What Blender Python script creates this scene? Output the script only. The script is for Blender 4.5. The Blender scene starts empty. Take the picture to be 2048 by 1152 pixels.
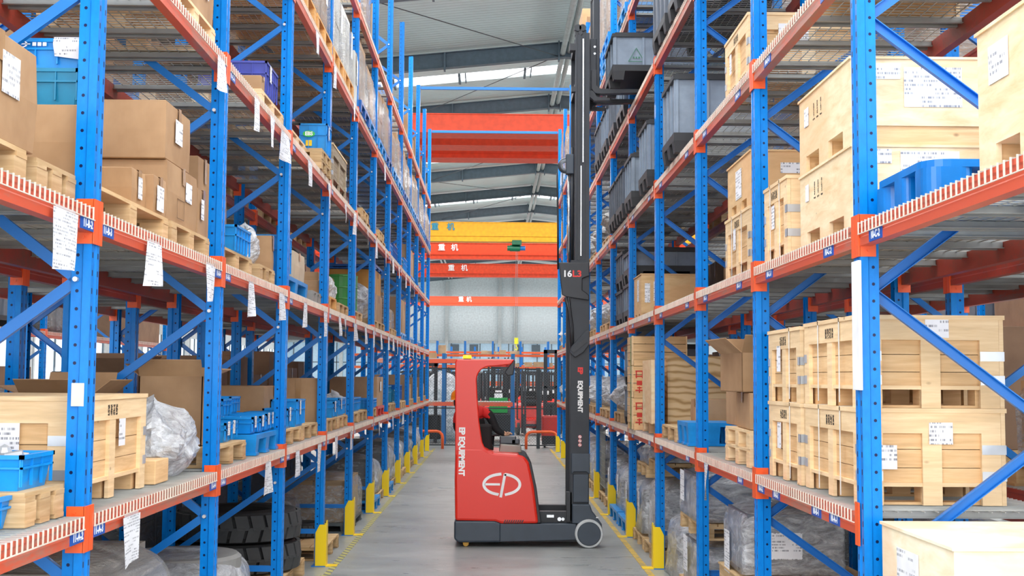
import bpy, bmesh, math, random
from math import sin, cos, pi, radians, sqrt
from mathutils import Vector, Matrix, noise

SC = bpy.context.scene
COL = SC.collection

# ------------------------------------------------------------------ camera, world, lights, exposure
cam_data = bpy.data.cameras.new('camera')
cam = bpy.data.objects.new('camera', cam_data)
COL.objects.link(cam)
SC.camera = cam
cam_data.sensor_width = 36.0
cam_data.lens = 2476.15 / 2048 * 36.0
cam_data.clip_start = 0.05
cam_data.clip_end = 400
YAW, PITCH, ROLL, EYE = 0.0139, 0.0730, 0.0067, 1.8606
_ya = Matrix.Rotation(-YAW, 4, 'Z')
_cam = _ya @ Matrix.Rotation(pi / 2 + PITCH, 4, 'X') @ Matrix.Rotation(ROLL, 4, 'Z')
_cam.translation = (0, 0, EYE)
cam.matrix_world = _cam

world = bpy.data.worlds.new('overcast_daylight')
SC.world = world
world.use_nodes = True
_bg = world.node_tree.nodes['Background']
_bg.inputs[0].default_value = (0.97, 0.98, 1.0, 1)
_bg.inputs[1].default_value = 1.5

SC.view_settings.view_transform = 'Standard'
SC.view_settings.look = 'None'
SC.view_settings.gamma = 1
SC.view_settings.exposure = 0.35
SC.cycles.max_bounces = 7
SC.cycles.diffuse_bounces = 4
SC.cycles.glossy_bounces = 3
SC.cycles.transparent_max_bounces = 10
SC.cycles.sample_clamp_indirect = 4.0
SC.cycles.caustics_reflective = False
SC.cycles.caustics_refractive = False

def area_light(name, loc, sx, sy, power, rot=(0, 0, 0), col=(1.0, 0.985, 0.96)):
    d = bpy.data.lights.new(name, 'AREA')
    d.shape = 'RECTANGLE'
    d.size, d.size_y = sx, sy
    d.energy = power
    d.color = col
    o = bpy.data.objects.new(name, d)
    o.location = loc
    o.rotation_euler = rot
    COL.objects.link(o)
    return o

RIDGE_X, RIDGE_Z, SLOPE = 2.27, 13.02, 0.10
def roof_z(x): return RIDGE_Z - SLOPE * abs(x - RIDGE_X)
# daylight that enters through each roof light, and the open end of the hall behind the camera
ROOFLIGHTS = [-8.0, -0.5, 7.0, 14.6, 22.2, 29.0, 44.0, 60.2, 75.0, 89.0, 104.0, 119.0]
for _i, _y in enumerate(ROOFLIGHTS):
    area_light('roof_light_daylight', (1.0, _y, 11.6), 30, 1.6 if _i < 7 else 4.0, 1550 if _i < 6 else (1300 if _i == 6 else 1900))
for _s in (-1, 1):   # daylight through the side windows
    area_light('side_window_daylight', (_s * 21.7, 60, 3.4), 4.0, 130, 3200, rot=(0, _s * radians(75), 0))
area_light('end_window_daylight', (0, 129.2, 3.6), 40, 4.0, 900, rot=(radians(-80), 0, 0))
area_light('hall_door_daylight', (0.0, -7.5, 4.2), 16, 6.5, 1100, rot=(radians(90), 0, 0))

# ------------------------------------------------------------------ materials
def lin(c):
    return tuple(((v / 255) / 12.92 if v / 255 <= 0.04045 else ((v / 255 + 0.055) / 1.055) ** 2.4) for v in c) + (1,)

_M = {}
class NT:
    def __init__(s, name, rough=0.5, metal=0.0):
        s.m = bpy.data.materials.new(name)
        s.m.use_nodes = True
        s.t = s.m.node_tree
        s.b = s.t.nodes['Principled BSDF']
        s.b.inputs['Roughness'].default_value = rough
        s.b.inputs['Metallic'].default_value = metal
    def n(s, typ, **kw):
        nd = s.t.nodes.new(typ)
        for k, v in kw.items(): setattr(nd, k, v)
        return nd
    def l(s, a, b): s.t.links.new(a, b)
    def obj(s, scale=(1, 1, 1), coord='Object', rand=False):
        tc = s.n('ShaderNodeTexCoord'); mp = s.n('ShaderNodeMapping')
        mp.inputs['Scale'].default_value = scale
        s.l(tc.outputs[coord], mp.inputs[0])
        if rand:
            oi = s.n('ShaderNodeObjectInfo'); vm = s.n('ShaderNodeVectorMath', operation='SCALE')
            vm.inputs[0].default_value = (37, 19, 53)
            s.l(oi.outputs['Random'], vm.inputs['Scale']); s.l(vm.outputs[0], mp.inputs['Location'])
        return mp.outputs[0]
    def noise(s, vec, scale=5, detail=3, rough=0.5, dist=0):
        nd = s.n('ShaderNodeTexNoise'); s.l(vec, nd.inputs['Vector'])
        nd.inputs['Scale'].default_value = scale; nd.inputs['Detail'].default_value = detail
        nd.inputs['Roughness'].default_value = rough; nd.inputs['Distortion'].default_value = dist
        return nd.outputs[0]
    def ramp(s, fac, stops):
        nd = s.n('ShaderNodeValToRGB'); s.l(fac, nd.inputs[0])
        e = nd.color_ramp.elements
        while len(e) < len(stops): e.new(0.5)
        for el, (p, c) in zip(e, stops):
            el.position = p; el.color = c if len(c) == 4 else tuple(c) + (1,)
        return nd.outputs[0]
    def math(s, op, a, b=None, c=None):
        nd = s.n('ShaderNodeMath', operation=op)
        for i, v in enumerate((a, b, c)):
            if v is None: continue
            if isinstance(v, (int, float)): nd.inputs[i].default_value = v
            else: s.l(v, nd.inputs[i])
        return nd.outputs[0]
    def mix(s, fac, a, b, mode='MIX'):
        nd = s.n('ShaderNodeMix', data_type='RGBA', blend_type=mode)
        for i, v in ((0, fac), (6, a), (7, b)):
            if isinstance(v, (int, float)): nd.inputs[i].default_value = v
            elif isinstance(v, tuple): nd.inputs[i].default_value = v
            else: s.l(v, nd.inputs[i])
        return nd.outputs[2]
    def xyz(s, vec):
        nd = s.n('ShaderNodeSeparateXYZ'); s.l(vec, nd.inputs[0]); return nd.outputs
    def bump(s, h, strength=0.3, dist=0.01):
        nd = s.n('ShaderNodeBump'); nd.inputs['Strength'].default_value = strength
        nd.inputs['Distance'].default_value = dist; s.l(h, nd.inputs['Height'])
        s.l(nd.outputs[0], s.b.inputs['Normal'])
    def col(s, c):
        if isinstance(c, tuple): s.b.inputs['Base Color'].default_value = c
        else: s.l(c, s.b.inputs['Base Color'])
    def rand(s):
        return s.n('ShaderNodeObjectInfo').outputs['Random']

def mat(name, fn):
    if name not in _M: _M[name] = fn(name)
    return _M[name]

def plain(name, rgb, rough=0.5, metal=0.0, emis=0.0, vary=0.0):
    def f(_):
        s = NT(name, rough, metal)
        c = lin(rgb)
        v = s.obj()
        nz = s.noise(v, 6, 3)
        lo = tuple(x * 0.86 for x in c[:3]) + (1,)
        hi = tuple(min(1, x * 1.08) for x in c[:3]) + (1,)
        cc = s.ramp(nz, [(0.3, lo), (0.7, hi)])
        if vary:
            k = s.math('MULTIPLY_ADD', s.rand(), vary, 1 - vary / 2)
            g = s.n('ShaderNodeCombineColor'); [s.l(k, g.inputs[i]) for i in range(3)]
            cc = s.mix(1.0, cc, g.outputs[0], 'MULTIPLY')
        s.col(cc)
        if emis:
            s.b.inputs['Emission Color'].default_value = c; s.b.inputs['Emission Strength'].default_value = emis
        return s.m
    return mat(name, f)

def paint(name, rgb, worn, rough=0.35, amount=0.62, streak=(1, 1, 1)):
    """enamel on steel, rubbed and dirty in patches"""
    def f(_):
        s = NT(name, rough)
        v = s.obj(streak, rand=True)
        big = s.noise(v, 2.2, 4, 0.6)
        small = s.noise(v, 38, 5, 0.7)
        w = s.math('ADD', s.math('MULTIPLY', big, 0.7), s.math('MULTIPLY', small, 0.3))
        cc = s.ramp(w, [(0.35, lin(rgb)), (amount, lin(rgb)), (min(0.99, amount + 0.1), lin(worn))])
        s.col(cc)
        s.b.inputs['Coat Weight'].default_value = 0.1
        s.b.inputs['Coat Roughness'].default_value = 0.25
        return s.m
    return mat(name, f)

def m_post():
    def f(_):
        s = NT('blue_post_enamel', 0.3)
        v = s.obj()
        tc = s.n('ShaderNodeTexCoord'); o = s.xyz(tc.outputs['Object'])
        z = s.math('SUBTRACT', s.math('FRACT', s.math('DIVIDE', o[2], 0.075)), 0.5)
        z = s.math('MULTIPLY', z, 0.075)
        x = s.math('ADD', o[0], 0.060)
        r = s.math('SQRT', s.math('ADD', s.math('MULTIPLY', z, z), s.math('MULTIPLY', x, x)))
        hole = s.math('LESS_THAN', r, 0.0072)
        ge = s.n('ShaderNodeNewGeometry'); tn = s.n('ShaderNodeVectorTransform', vector_type='NORMAL', convert_from='WORLD', convert_to='OBJECT')
        s.l(ge.outputs['True Normal'], tn.inputs[0]); nn = s.xyz(tn.outputs[0])
        side = s.math('GREATER_THAN', s.math('ABSOLUTE', nn[1]), 0.8)
        h1 = s.math('MULTIPLY', hole, side)
        yy = s.math('SUBTRACT', s.math('ABSOLUTE', o[1]), 0.033)
        r2 = s.math('MAXIMUM', s.math('MULTIPLY', s.math('ABSOLUTE', yy), 1.9), s.math('ABSOLUTE', z))
        h2 = s.math('MULTIPLY', s.math('LESS_THAN', r2, 0.012), s.math('GREATER_THAN', s.math('ABSOLUTE', nn[0]), 0.8))
        h = s.math('MAXIMUM', h1, h2)
        nz = s.noise(s.obj((1, 1, 0.5), rand=True), 30, 5, 0.75)
        base = s.ramp(nz, [(0.3, lin((0, 116, 204))), (0.6, lin((0, 128, 216))), (0.75, lin((0, 132, 220))), (0.80, lin((170, 190, 215)))])
        s.col(s.mix(h, base, lin((8, 26, 70))))
        s.b.inputs['Coat Weight'].default_value = 0.06
        s.b.inputs['Coat Roughness'].default_value = 0.15
        s.b.inputs['Specular IOR Level'].default_value = 0.2
        return s.m
    return mat('blue_post_enamel', f)

def m_wood(name='pine_wood', a=(210, 168, 118), b=(232, 196, 148), knots=True, vary=0.22, sc=(1.2, 1.2, 14)):
    """pale sawn timber: grain runs along the object's long axes, dark knots here and there"""
    def f(_):
        s = NT(name, 0.75)
        v = s.obj(sc, rand=True)
        g = s.noise(v, 3.0, 4, 0.55, 0.25)
        c = s.ramp(g, [(0.25, lin(tuple(x * 0.93 for x in a))), (0.42, lin(a)), (0.68, lin(b))])
        if knots:
            vo = s.n('ShaderNodeTexVoronoi'); s.l(s.obj((1, 1, 1.6), rand=True), vo.inputs['Vector']); vo.inputs['Scale'].default_value = 5.0
            k = s.ramp(vo.outputs['Distance'], [(0.0, (1, 1, 1, 1)), (0.05, (0.55, 0.55, 0.55, 1)), (0.09, (0, 0, 0, 1))])
            c = s.mix(k, c, lin((128, 84, 48)))
        p = s.noise(s.obj((1, 1, 1), rand=True), 2.5, 2)
        c = s.mix(s.math('MULTIPLY', p, 0.5), c, lin(tuple(min(255, x * 1.05) for x in b)))
        k = s.math('MULTIPLY_ADD', s.rand(), vary, 1.0 - vary * 0.6)
        cc = s.n('ShaderNodeCombineColor'); [s.l(k, cc.inputs[i]) for i in range(3)]
        s.col(s.mix(1.0, c, cc.outputs[0], 'MULTIPLY'))
        s.bump(g, 0.25, 0.004)
        return s.m
    return mat(name, f)

def m_ply(name='plywood', a=(226, 196, 148), b=(246, 226, 190), wave=False):
    def f(_):
        s = NT(name, 0.7)
        if wave:
            w = s.n('ShaderNodeTexWave', wave_type='BANDS', bands_direction='Z'); s.l(s.obj((0.35, 0.35, 1)), w.inputs['Vector'])
            w.inputs['Scale'].default_value = 4.2; w.inputs['Distortion'].default_value = 9; w.inputs['Detail'].default_value = 2.5
            w.inputs['Detail Scale'].default_value = 1.3
            g = w.outputs['Fac']
            c = s.ramp(g, [(0.0, lin((186, 146, 96))), (0.22, lin(a)), (0.7, lin(b))])
        else:
            g = s.noise(s.obj((1.5, 1.5, 6), rand=True), 3.0, 5, 0.65, 0.4)
            c = s.ramp(g, [(0.3, lin(a)), (0.62, lin(b))])
            pt = s.noise(s.obj(rand=True), 1.3, 1)
            c = s.mix(s.ramp(pt, [(0.5, (0, 0, 0, 1)), (0.56, (0.45, 0.45, 0.45, 1))]), c, lin((232, 180, 128)))
            vo = s.n('ShaderNodeTexVoronoi'); s.l(s.obj(rand=True), vo.inputs['Vector']); vo.inputs['Scale'].default_value = 5.0
            k = s.ramp(vo.outputs['Distance'], [(0.0, (1, 1, 1, 1)), (0.035, (0, 0, 0, 1))])
            c = s.mix(k, c, lin((96, 70, 50)))
        s.col(c); s.bump(g, 0.1, 0.002)
        return s.m
    return mat(name, f)

def m_card(name='cardboard', a=(160, 124, 88), b=(186, 150, 112)):
    def f(_):
        s = NT(name, 0.65)
        g = s.noise(s.obj((1, 1, 1), rand=True), 3.5, 4, 0.55)
        fl = s.noise(s.obj((60, 60, 2)), 3, 1)
        c = s.ramp(g, [(0.3, lin(a)), (0.7, lin(b))])
        c = s.mix(s.math('MULTIPLY', fl, 0.12), c, lin((150, 108, 70)))
        k = s.math('MULTIPLY_ADD', s.rand(), 0.22, 0.88)
        cc = s.n('ShaderNodeCombineColor'); [s.l(k, cc.inputs[i]) for i in range(3)]
        s.col(s.mix(1.0, c, cc.outputs[0], 'MULTIPLY')); s.bump(g, 0.2, 0.01)
        return s.m
    return mat(name, f)

def m_plastic(name, rgb, rough=0.38):
    def f(_):
        s = NT(name, rough)
        g = s.noise(s.obj((1, 1, 1), rand=True), 5, 4, 0.6)
        c = lin(rgb)
        s.col(s.ramp(g, [(0.3, tuple(x * 0.78 for x in c[:3]) + (1,)), (0.7, tuple(min(1, x * 1.12) for x in c[:3]) + (1,))]))
        return s.m
    return mat(name, f)

def m_film(name='stretch_film', tint=(225, 228, 232), alpha=0.42, scale=7.0, strk=(1, 1, 5), metal=0.0, rough=0.12, dist=0.05):
    """clear wrapping film, crumpled and shiny"""
    def f(_):
        s = NT(name, rough, metal)
        g = s.noise(s.obj(strk, rand=True), scale, 6, 0.7, 1.2)
        s.col(lin(tint))
        a = s.ramp(g, [(0.35, (alpha * 0.45,) * 3 + (1,)), (0.55, (alpha,) * 3 + (1,)), (0.66, (min(1, alpha * 1.9),) * 3 + (1,))])
        s.l(a, s.b.inputs['Alpha'])
        s.b.inputs['Specular IOR Level'].default_value = 1.0
        s.bump(g, 0.9, dist)
        return s.m
    return mat(name, f)

def m_paper(name='printed_paper', seed=0.0, head=True, tone=(238, 240, 246), step=0.013, cols=42):
    """white sheet with rows of small dark print"""
    def f(_):
        s = NT(name, 0.6)
        tc = s.n('ShaderNodeTexCoord'); o = s.xyz(tc.outputs['Object'])
        oi = s.rand()
        zr = s.math('DIVIDE', o[2], step)
        row = s.math('FLOOR', zr); fr = s.math('FRACT', zr)
        inrow = s.math('LESS_THAN', s.math('ABSOLUTE', s.math('SUBTRACT', fr, 0.5)), 0.26)
        cv = s.n('ShaderNodeCombineXYZ'); s.l(s.math('MULTIPLY', o[0], cols * 6.0), cv.inputs[0]); s.l(s.math('MULTIPLY', row, 3.7), cv.inputs[1])
        s.l(s.math('MULTIPLY', oi, 50), cv.inputs[2])
        nz = s.noise(cv.outputs[0], 0.8, 2, 0.8)
        cv2 = s.n('ShaderNodeCombineXYZ'); s.l(s.math('MULTIPLY', o[0], 9.0), cv2.inputs[0]); s.l(s.math('MULTIPLY', row, 5.1), cv2.inputs[1]); s.l(s.math('MULTIPLY', oi, 91), cv2.inputs[2])
        nw = s.noise(cv2.outputs[0], 1.0, 0)
        on = s.math('MULTIPLY', s.math('MULTIPLY', inrow, s.math('GREATER_THAN', nz, 0.5)), s.math('GREATER_THAN', nw, 0.49))
        g = s.noise(s.obj(rand=True), 8, 3)
        base = s.ramp(g, [(0.3, lin(tuple(x * 0.95 for x in tone))), (0.7, lin(tone))])
        s.col(s.mix(s.math('MULTIPLY', on, 0.72), base, lin((70, 74, 92))))
        s.b.inputs['Subsurface Weight'].default_value = 0.0
        return s.m
    return mat(name, f)

def m_concrete():
    def f(_):
        s = NT('concrete_floor', 0.34)
        v = s.obj()
        a = s.noise(v, 0.7, 6, 0.62, 0.4); b = s.noise(s.obj((0.6, 1.6, 1)), 2.2, 6, 0.7, 0.6)
        c = s.noise(v, 55, 3, 0.7)
        w = s.math('ADD', s.math('ADD', s.math('MULTIPLY', a, 0.55), s.math('MULTIPLY', b, 0.2)), s.math('MULTIPLY', c, 0.25))
        s.col(s.ramp(w, [(0.33, lin((126, 128, 126))), (0.46, lin((146, 150, 149))), (0.56, lin((157, 161, 160))), (0.68, lin((174, 178, 177)))]))
        s.l(s.ramp(b, [(0.35, (0.26,) * 3 + (1,)), (0.65, (0.46,) * 3 + (1,))]), s.b.inputs['Roughness'])
        s.bump(w, 0.08, 0.01)
        return s.m
    return mat('concrete_floor', f)

def m_corrugated(name, rgb, axis=1, pitch=0.2, strength=0.7):
    def f(_):
        s = NT(name, 0.45)
        tc = s.n('ShaderNodeTexCoord'); o = s.xyz(tc.outputs['Object'])
        t = s.math('FRACT', s.math('DIVIDE', o[axis], pitch))
        t = s.math('ABSOLUTE', s.math('SUBTRACT', t, 0.5))
        h = s.math('MINIMUM', s.math('MULTIPLY', t, 5.0), 1.0)
        g = s.noise(s.obj(), 0.6, 4)
        c = lin(rgb)
        s.col(s.mix(s.math('MULTIPLY', s.math('LESS_THAN', t, 0.06), 0.35), s.ramp(g, [(0.3, tuple(x * 0.9 for x in c[:3]) + (1,)), (0.7, c)]), tuple(x * 0.45 for x in c[:3]) + (1,)))
        s.bump(h, strength, 0.04)
        return s.m
    return mat(name, f)

BLUE = m_post()
BRACE = paint('blue_brace_enamel', (0, 114, 200), (130, 165, 205), 0.4, 0.7)
ORANGE = paint('orange_beam_enamel', (208, 84, 52), (172, 118, 100), 0.42, 0.50, (0.6, 0.25, 1.5))
REDBR = paint('shaded_red_brown_enamel', (160, 58, 42), (126, 66, 54), 0.5, 0.5)  # shade on the rear beams is darkened into this red-brown
ORCON = paint('bright_orange_connector', (238, 92, 36), (214, 132, 108), 0.38, 0.62)
GALV = plain('galvanised_steel', (158, 160, 158), 0.5, 0.4)
WIRE = plain('galvanised_wire', (182, 184, 180), 0.5, 0.25)
LIPW = plain('cream_wire_ends', (224, 216, 202), 0.5)
YEL = paint('yellow_guard_paint', (248, 212, 0), (222, 196, 120), 0.4, 0.66)
PINE = m_wood()
PINE_D = m_wood('weathered_pallet_wood', (186, 150, 104), (216, 186, 142), False, 0.3)
PINE_P = m_wood('pale_new_pine', (224, 190, 144), (242, 214, 172), True, 0.14)
PLY = m_ply()
PLYW = m_ply('wavy_grain_plywood', (218, 182, 130), (236, 206, 160), True)
CARD = m_card()
CARD_D = m_card('dark_cardboard', (132, 100, 76), (156, 122, 94))
TAPE = plain('clear_brown_tape', (172, 134, 94), 0.2)
PBLUE = m_plastic('blue_plastic', (8, 146, 226))
PBLUE_D = m_plastic('deep_blue_plastic', (0, 96, 180))
PPURP = m_plastic('purple_blue_plastic', (74, 84, 176))
PGREY = m_plastic('blue_grey_plastic', (132, 146, 162), 0.45)
PGREY_D = m_plastic('dark_grey_plastic', (108, 116, 128), 0.5)
PBLACK = m_plastic('black_plastic', (40, 42, 46), 0.5)
PTEAL = m_plastic('teal_blue_plastic', (8, 134, 176), 0.4)
FILM = m_film()
FILM_B = m_film('foggy_plastic_film', (222, 226, 232), 0.72, 5.0, (1, 1, 1))
FILM_D = m_film('dusty_dark_film', (165, 168, 170), 0.5, 6.0, (1, 1, 3))
BAGM = m_film('white_plastic_bag', (232, 234, 238), 0.95, 9.0, (1, 1, 1))
PAPER = m_paper()
PAPER_L = m_paper('dense_label_paper', tone=(244, 245, 250), step=0.02, cols=30)
LABELB = plain('blue_label_plate', (0, 84, 178), 0.35)
WHITE = plain('white_print', (244, 246, 250), 0.5)
RED = None
BLACKM = plain('black_steel', (44, 46, 51), 0.42, 0.2)
RUBBER = plain('black_rubber', (64, 66, 68), 0.7)
CONC = m_concrete()
ROOFM = m_corrugated('pale_grey_roof_sheet', (226, 242, 242), 1, 0.25, 0.6)
WALLM = plain('pale_wall_sheet', (222, 232, 236), 0.6)
STEELG = plain('grey_painted_steel', (96, 114, 126), 0.5)
CHROME = plain('polished_steel_rod', (215, 218, 222), 0.18, 0.9)

# ------------------------------------------------------------------ mesh building
class MB:
    def __init__(s): s.v, s.f, s.mi, s.m = [], [], [], 0
    def add(s, vs, fs):
        b = len(s.v); s.v += [tuple(v) for v in vs]
        s.f += [tuple(b + i for i in f) for f in fs]; s.mi += [s.m] * len(fs); return s
    def box(s, x0, x1, y0, y1, z0, z1):
        return s.add([(x0, y0, z0), (x1, y0, z0), (x1, y1, z0), (x0, y1, z0), (x0, y0, z1), (x1, y0, z1), (x1, y1, z1), (x0, y1, z1)],
                     [(3, 2, 1, 0), (4, 5, 6, 7), (0, 1, 5, 4), (1, 2, 6, 5), (2, 3, 7, 6), (3, 0, 4, 7)])
    def taper(s, x0, x1, y0, y1, z0, z1, k, caps=True):
        """box whose foot is inset by k"""
        return s.add([(x0 + k, y0 + k, z0), (x1 - k, y0 + k, z0), (x1 - k, y1 - k, z0), (x0 + k, y1 - k, z0), (x0, y0, z1), (x1, y0, z1), (x1, y1, z1), (x0, y1, z1)],
                     [(3, 2, 1, 0), (0, 1, 5, 4), (1, 2, 6, 5), (2, 3, 7, 6), (3, 0, 4, 7)] + ([(4, 5, 6, 7)] if caps else []))
    def bar(s, p, q, w, h, up=(0, 0, 1)):
        p, q = Vector(p), Vector(q); d = (q - p)
        if d.length < 1e-6: return s
        d.normalize(); u = Vector(up)
        if abs(d.dot(u)) > 0.99: u = Vector((1, 0, 0))
        a = d.cross(u).normalized() * w / 2; b = a.cross(d).normalized() * h / 2
        vs = [p - a - b, p + a - b, p + a + b, p - a + b, q - a - b, q + a - b, q + a + b, q - a + b]
        return s.add(vs, [(0, 1, 2, 3), (7, 6, 5, 4), (0, 4, 5, 1), (1, 5, 6, 2), (2, 6, 7, 3), (3, 7, 4, 0)])
    def prism(s, pts, axis, a, b):
        """polygon pts (2-D) extruded along axis from a to b; axis y: pts are (x,z); x: (y,z); z: (x,y)"""
        def P(u, v, t): return (u, t, v) if axis == 'y' else ((t, u, v) if axis == 'x' else (u, v, t))
        n = len(pts)
        vs = [P(u, v, a) for u, v in pts] + [P(u, v, b) for u, v in pts]
        fs = [tuple(range(n)), tuple(range(2 * n - 1, n - 1, -1))] + [(i, i + n, (i + 1) % n + n, (i + 1) % n) for i in range(n)]
        return s.add(vs, fs)
    def cyl(s, p, q, r, n=12, r2=None, caps=True):
        p, q = Vector(p), Vector(q); d = (q - p).normalized(); r2 = r if r2 is None else r2
        u = Vector((0, 0, 1)) if abs(d.z) < 0.9 else Vector((1, 0, 0))
        a = d.cross(u).normalized(); b = d.cross(a)
        vs = [p + (a * cos(2 * pi * i / n) + b * sin(2 * pi * i / n)) * r for i in range(n)]
        vs += [q + (a * cos(2 * pi * i / n) + b * sin(2 * pi * i / n)) * r2 for i in range(n)]
        fs = [(i, (i + 1) % n, (i + 1) % n + n, i + n) for i in range(n)]
        if caps: fs += [tuple(range(n - 1, -1, -1)), tuple(range(n, 2 * n))]
        return s.add(vs, fs)
    def tube(s, pts, r, n=10):
        pts = [Vector(p) for p in pts]; rings = []
        for i, p in enumerate(pts):
            d = (pts[min(i + 1, len(pts) - 1)] - pts[max(i - 1, 0)]).normalized()
            u = Vector((0, 0, 1)) if abs(d.z) < 0.9 else Vector((0, 1, 0))
            if i and rings: u = last
            a = d.cross(u).normalized(); b = a.cross(d).normalized(); last = b
            rings.append([p + (a * cos(2 * pi * k / n) + b * sin(2 * pi * k / n)) * r for k in range(n)])
        vs = [v for R in rings for v in R]
        fs = [(i * n + k, i * n + (k + 1) % n, (i + 1) * n + (k + 1) % n, (i + 1) * n + k) for i in range(len(pts) - 1) for k in range(n)]
        fs += [tuple(range(n - 1, -1, -1)), tuple((len(pts) - 1) * n + k for k in range(n))]
        return s.add(vs, fs)
    def lathe(s, prof, c=(0, 0, 0), axis='z', n=24):
        vs = []
        for r, t in prof:
            for k in range(n):
                a = 2 * pi * k / n; u, v = r * cos(a), r * sin(a)
                vs.append((c[0] + u, c[1] + v, c[2] + t) if axis == 'z' else ((c[0] + u, c[1] + t, c[2] + v) if axis == 'y' else (c[0] + t, c[1] + u, c[2] + v)))
        m = len(prof)
        return s.add(vs, [(i * n + k, i * n + (k + 1) % n, (i + 1) * n + (k + 1) % n, (i + 1) * n + k) for i in range(m - 1) for k in range(n)])
    def mesh(s, name, mats, smooth=False):
        me = bpy.data.meshes.new(name)
        me.from_pydata(s.v, [], s.f)
        for m in (mats if isinstance(mats, (list, tuple)) else [mats]): me.materials.append(m)
        if len(me.materials) > 1: me.polygons.foreach_set('material_index', s.mi)
        bm = bmesh.new(); bm.from_mesh(me); bmesh.ops.recalc_face_normals(bm, faces=bm.faces); bm.to_mesh(me); bm.free()
        if smooth: me.polygons.foreach_set('use_smooth', [True] * len(me.polygons))
        me.update()
        return me
    def build(s, name, mats, parent=None, loc=(0, 0, 0), rot=(0, 0, 0), smooth=False, bevel=0, label=None):
        o = bpy.data.objects.new(name, s.mesh(name, mats, smooth))
        COL.objects.link(o); o.location = loc; o.rotation_euler = rot
        if parent is not None: o.parent = parent
        if bevel:
            md = o.modifiers.new('bevel', 'BEVEL'); md.width = bevel; md.segments = 2; md.limit_method = 'ANGLE'
        if label: o['label'] = label
        return o

def empty(name, loc=(0, 0, 0), rz=0):
    o = bpy.data.objects.new(name, None); COL.objects.link(o)
    o.location = loc; o.rotation_euler = (0, 0, rz); o.empty_display_size = 0.1
    return o

def tag(o, label=None, cat=None, group=None, kind=None):
    if cat and not kind: kind = 'thing'
    if label: o['label'] = label
    if cat: o['category'] = cat
    if group: o['group'] = group
    if kind: o['kind'] = kind
    return o

def struct(name, mb, m, **kw):
    return tag(mb.build(name, m, **kw), kind='structure')

CH = {}
def kids(o): return CH.get(o.name) or [c for c in o.children]
def copy_tree(o, parent=None):
    c = o.copy(); COL.objects.link(c)
    if parent is not None: c.parent = parent
    ks = list(o.children)
    for ch in ks: copy_tree(ch, c)
    return c

PROTO = {}
def make(key, fn, loc, rz=0, label='', cat='', group=None):
    if key not in PROTO:
        o = PROTO[key] = fn()
    else:
        o = copy_tree_fast(key)
    o.location = loc; o.rotation_euler = (0, 0, rz)
    return tag(o, label, cat, group)

_TREE = {}
def _tree(o):
    return (o, [_tree(c) for c in o.children])
def copy_tree_fast(key):
    """copy a finished thing and each of its parts; the tree is read once per kind"""
    if key not in _TREE: _TREE[key] = _tree(PROTO[key])
    def cp(node, parent):
        c = node[0].copy(); COL.objects.link(c)
        if parent is not None: c.parent = parent
        for k in node[1]: cp(k, c)
        return c
    return cp(_TREE[key], None)

def solid_mesh(o):
    """mesh of a text or skinned object, worked out in a small scene of its own"""
    t = bpy.data.scenes.new('workbench'); t.collection.objects.link(o); t.view_layers[0].update()
    me = bpy.data.meshes.new_from_object(o.evaluated_get(t.view_layers[0].depsgraph))
    bpy.data.objects.remove(o); bpy.data.scenes.remove(t)
    return me
def mesh_text(name, body, size, m, parent, loc, rot, extrude=.001, sx=1.0, sy=1.0, bold=0.0, align='CENTER', spacing=1.0):
    k = ('txt', body, size, m.name, extrude, bold, align, spacing)
    if k not in _M:
        cu = bpy.data.curves.new(name, 'FONT'); cu.body = body; cu.size = size; cu.extrude = extrude
        cu.align_x = align; cu.align_y = 'CENTER'; cu.offset = bold; cu.space_character = spacing; cu.resolution_u = 3
        o = bpy.data.objects.new('lettering', cu); me = solid_mesh(o); me.name = name; me.materials.clear(); me.materials.append(m); _M[k] = me
    o = bpy.data.objects.new(name, _M[k]); COL.objects.link(o); o.parent = parent; o.location = loc; o.rotation_euler = rot; o.scale = (sx, sy, 1)
    return o

# ------------------------------------------------------------------ the hall
YB, YF, XW = -9.0, 130.0, 22.0
b = MB().box(-XW, XW, YB, YF, -0.2, 0); struct('floor', b, CONC)

def roof_panel(mb, y0, y1):
    for x0, x1 in ((-XW, RIDGE_X), (RIDGE_X, XW)):
        a, c = roof_z(x0), roof_z(x1)
        mb.add([(x0, y0, a), (x1, y0, c), (x1, y1, c), (x0, y1, a), (x0, y0, a + .12), (x1, y0, c + .12), (x1, y1, c + .12), (x0, y1, a + .12)],
               [(0, 1, 2, 3), (7, 6, 5, 4), (0, 4, 5, 1), (1, 5, 6, 2), (2, 6, 7, 3), (3, 7, 4, 0)])
b = MB(); y = YB
for ry in ROOFLIGHTS:
    roof_panel(b, y, ry - 0.62); y = ry + 0.62
roof_panel(b, y, YF)
struct('ceiling', b, ROOFM)
SKY = plain('glowing_roof_light_sheet', (250, 252, 255), 0.6, emis=3.0)
for k, ry in enumerate(ROOFLIGHTS):
    b = MB()
    for x0, x1 in ((-XW, RIDGE_X), (RIDGE_X, XW)):
        a, c = roof_z(x0), roof_z(x1)
        b.add([(x0, ry - .62, a + .06), (x1, ry - .62, c + .06), (x1, ry + .62, c + .06), (x0, ry + .62, a + .06)], [(0, 1, 2, 3)])
    w = struct('window_%d' % (k + 1), b, SKY)
    g = MB()
    for i in range(-9, 9):
        x = RIDGE_X + 1.1 + i * 2.35
        g.box(x - .04, x + .04, ry - .62, ry + .62, roof_z(x) - .1, roof_z(x) + .05)
        g.box(x + .2, x + .24, ry - .62, ry + .62, roof_z(x) - .05, roof_z(x) + .05)
    o = g.build('glazing_bars', STEELG, w)
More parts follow.
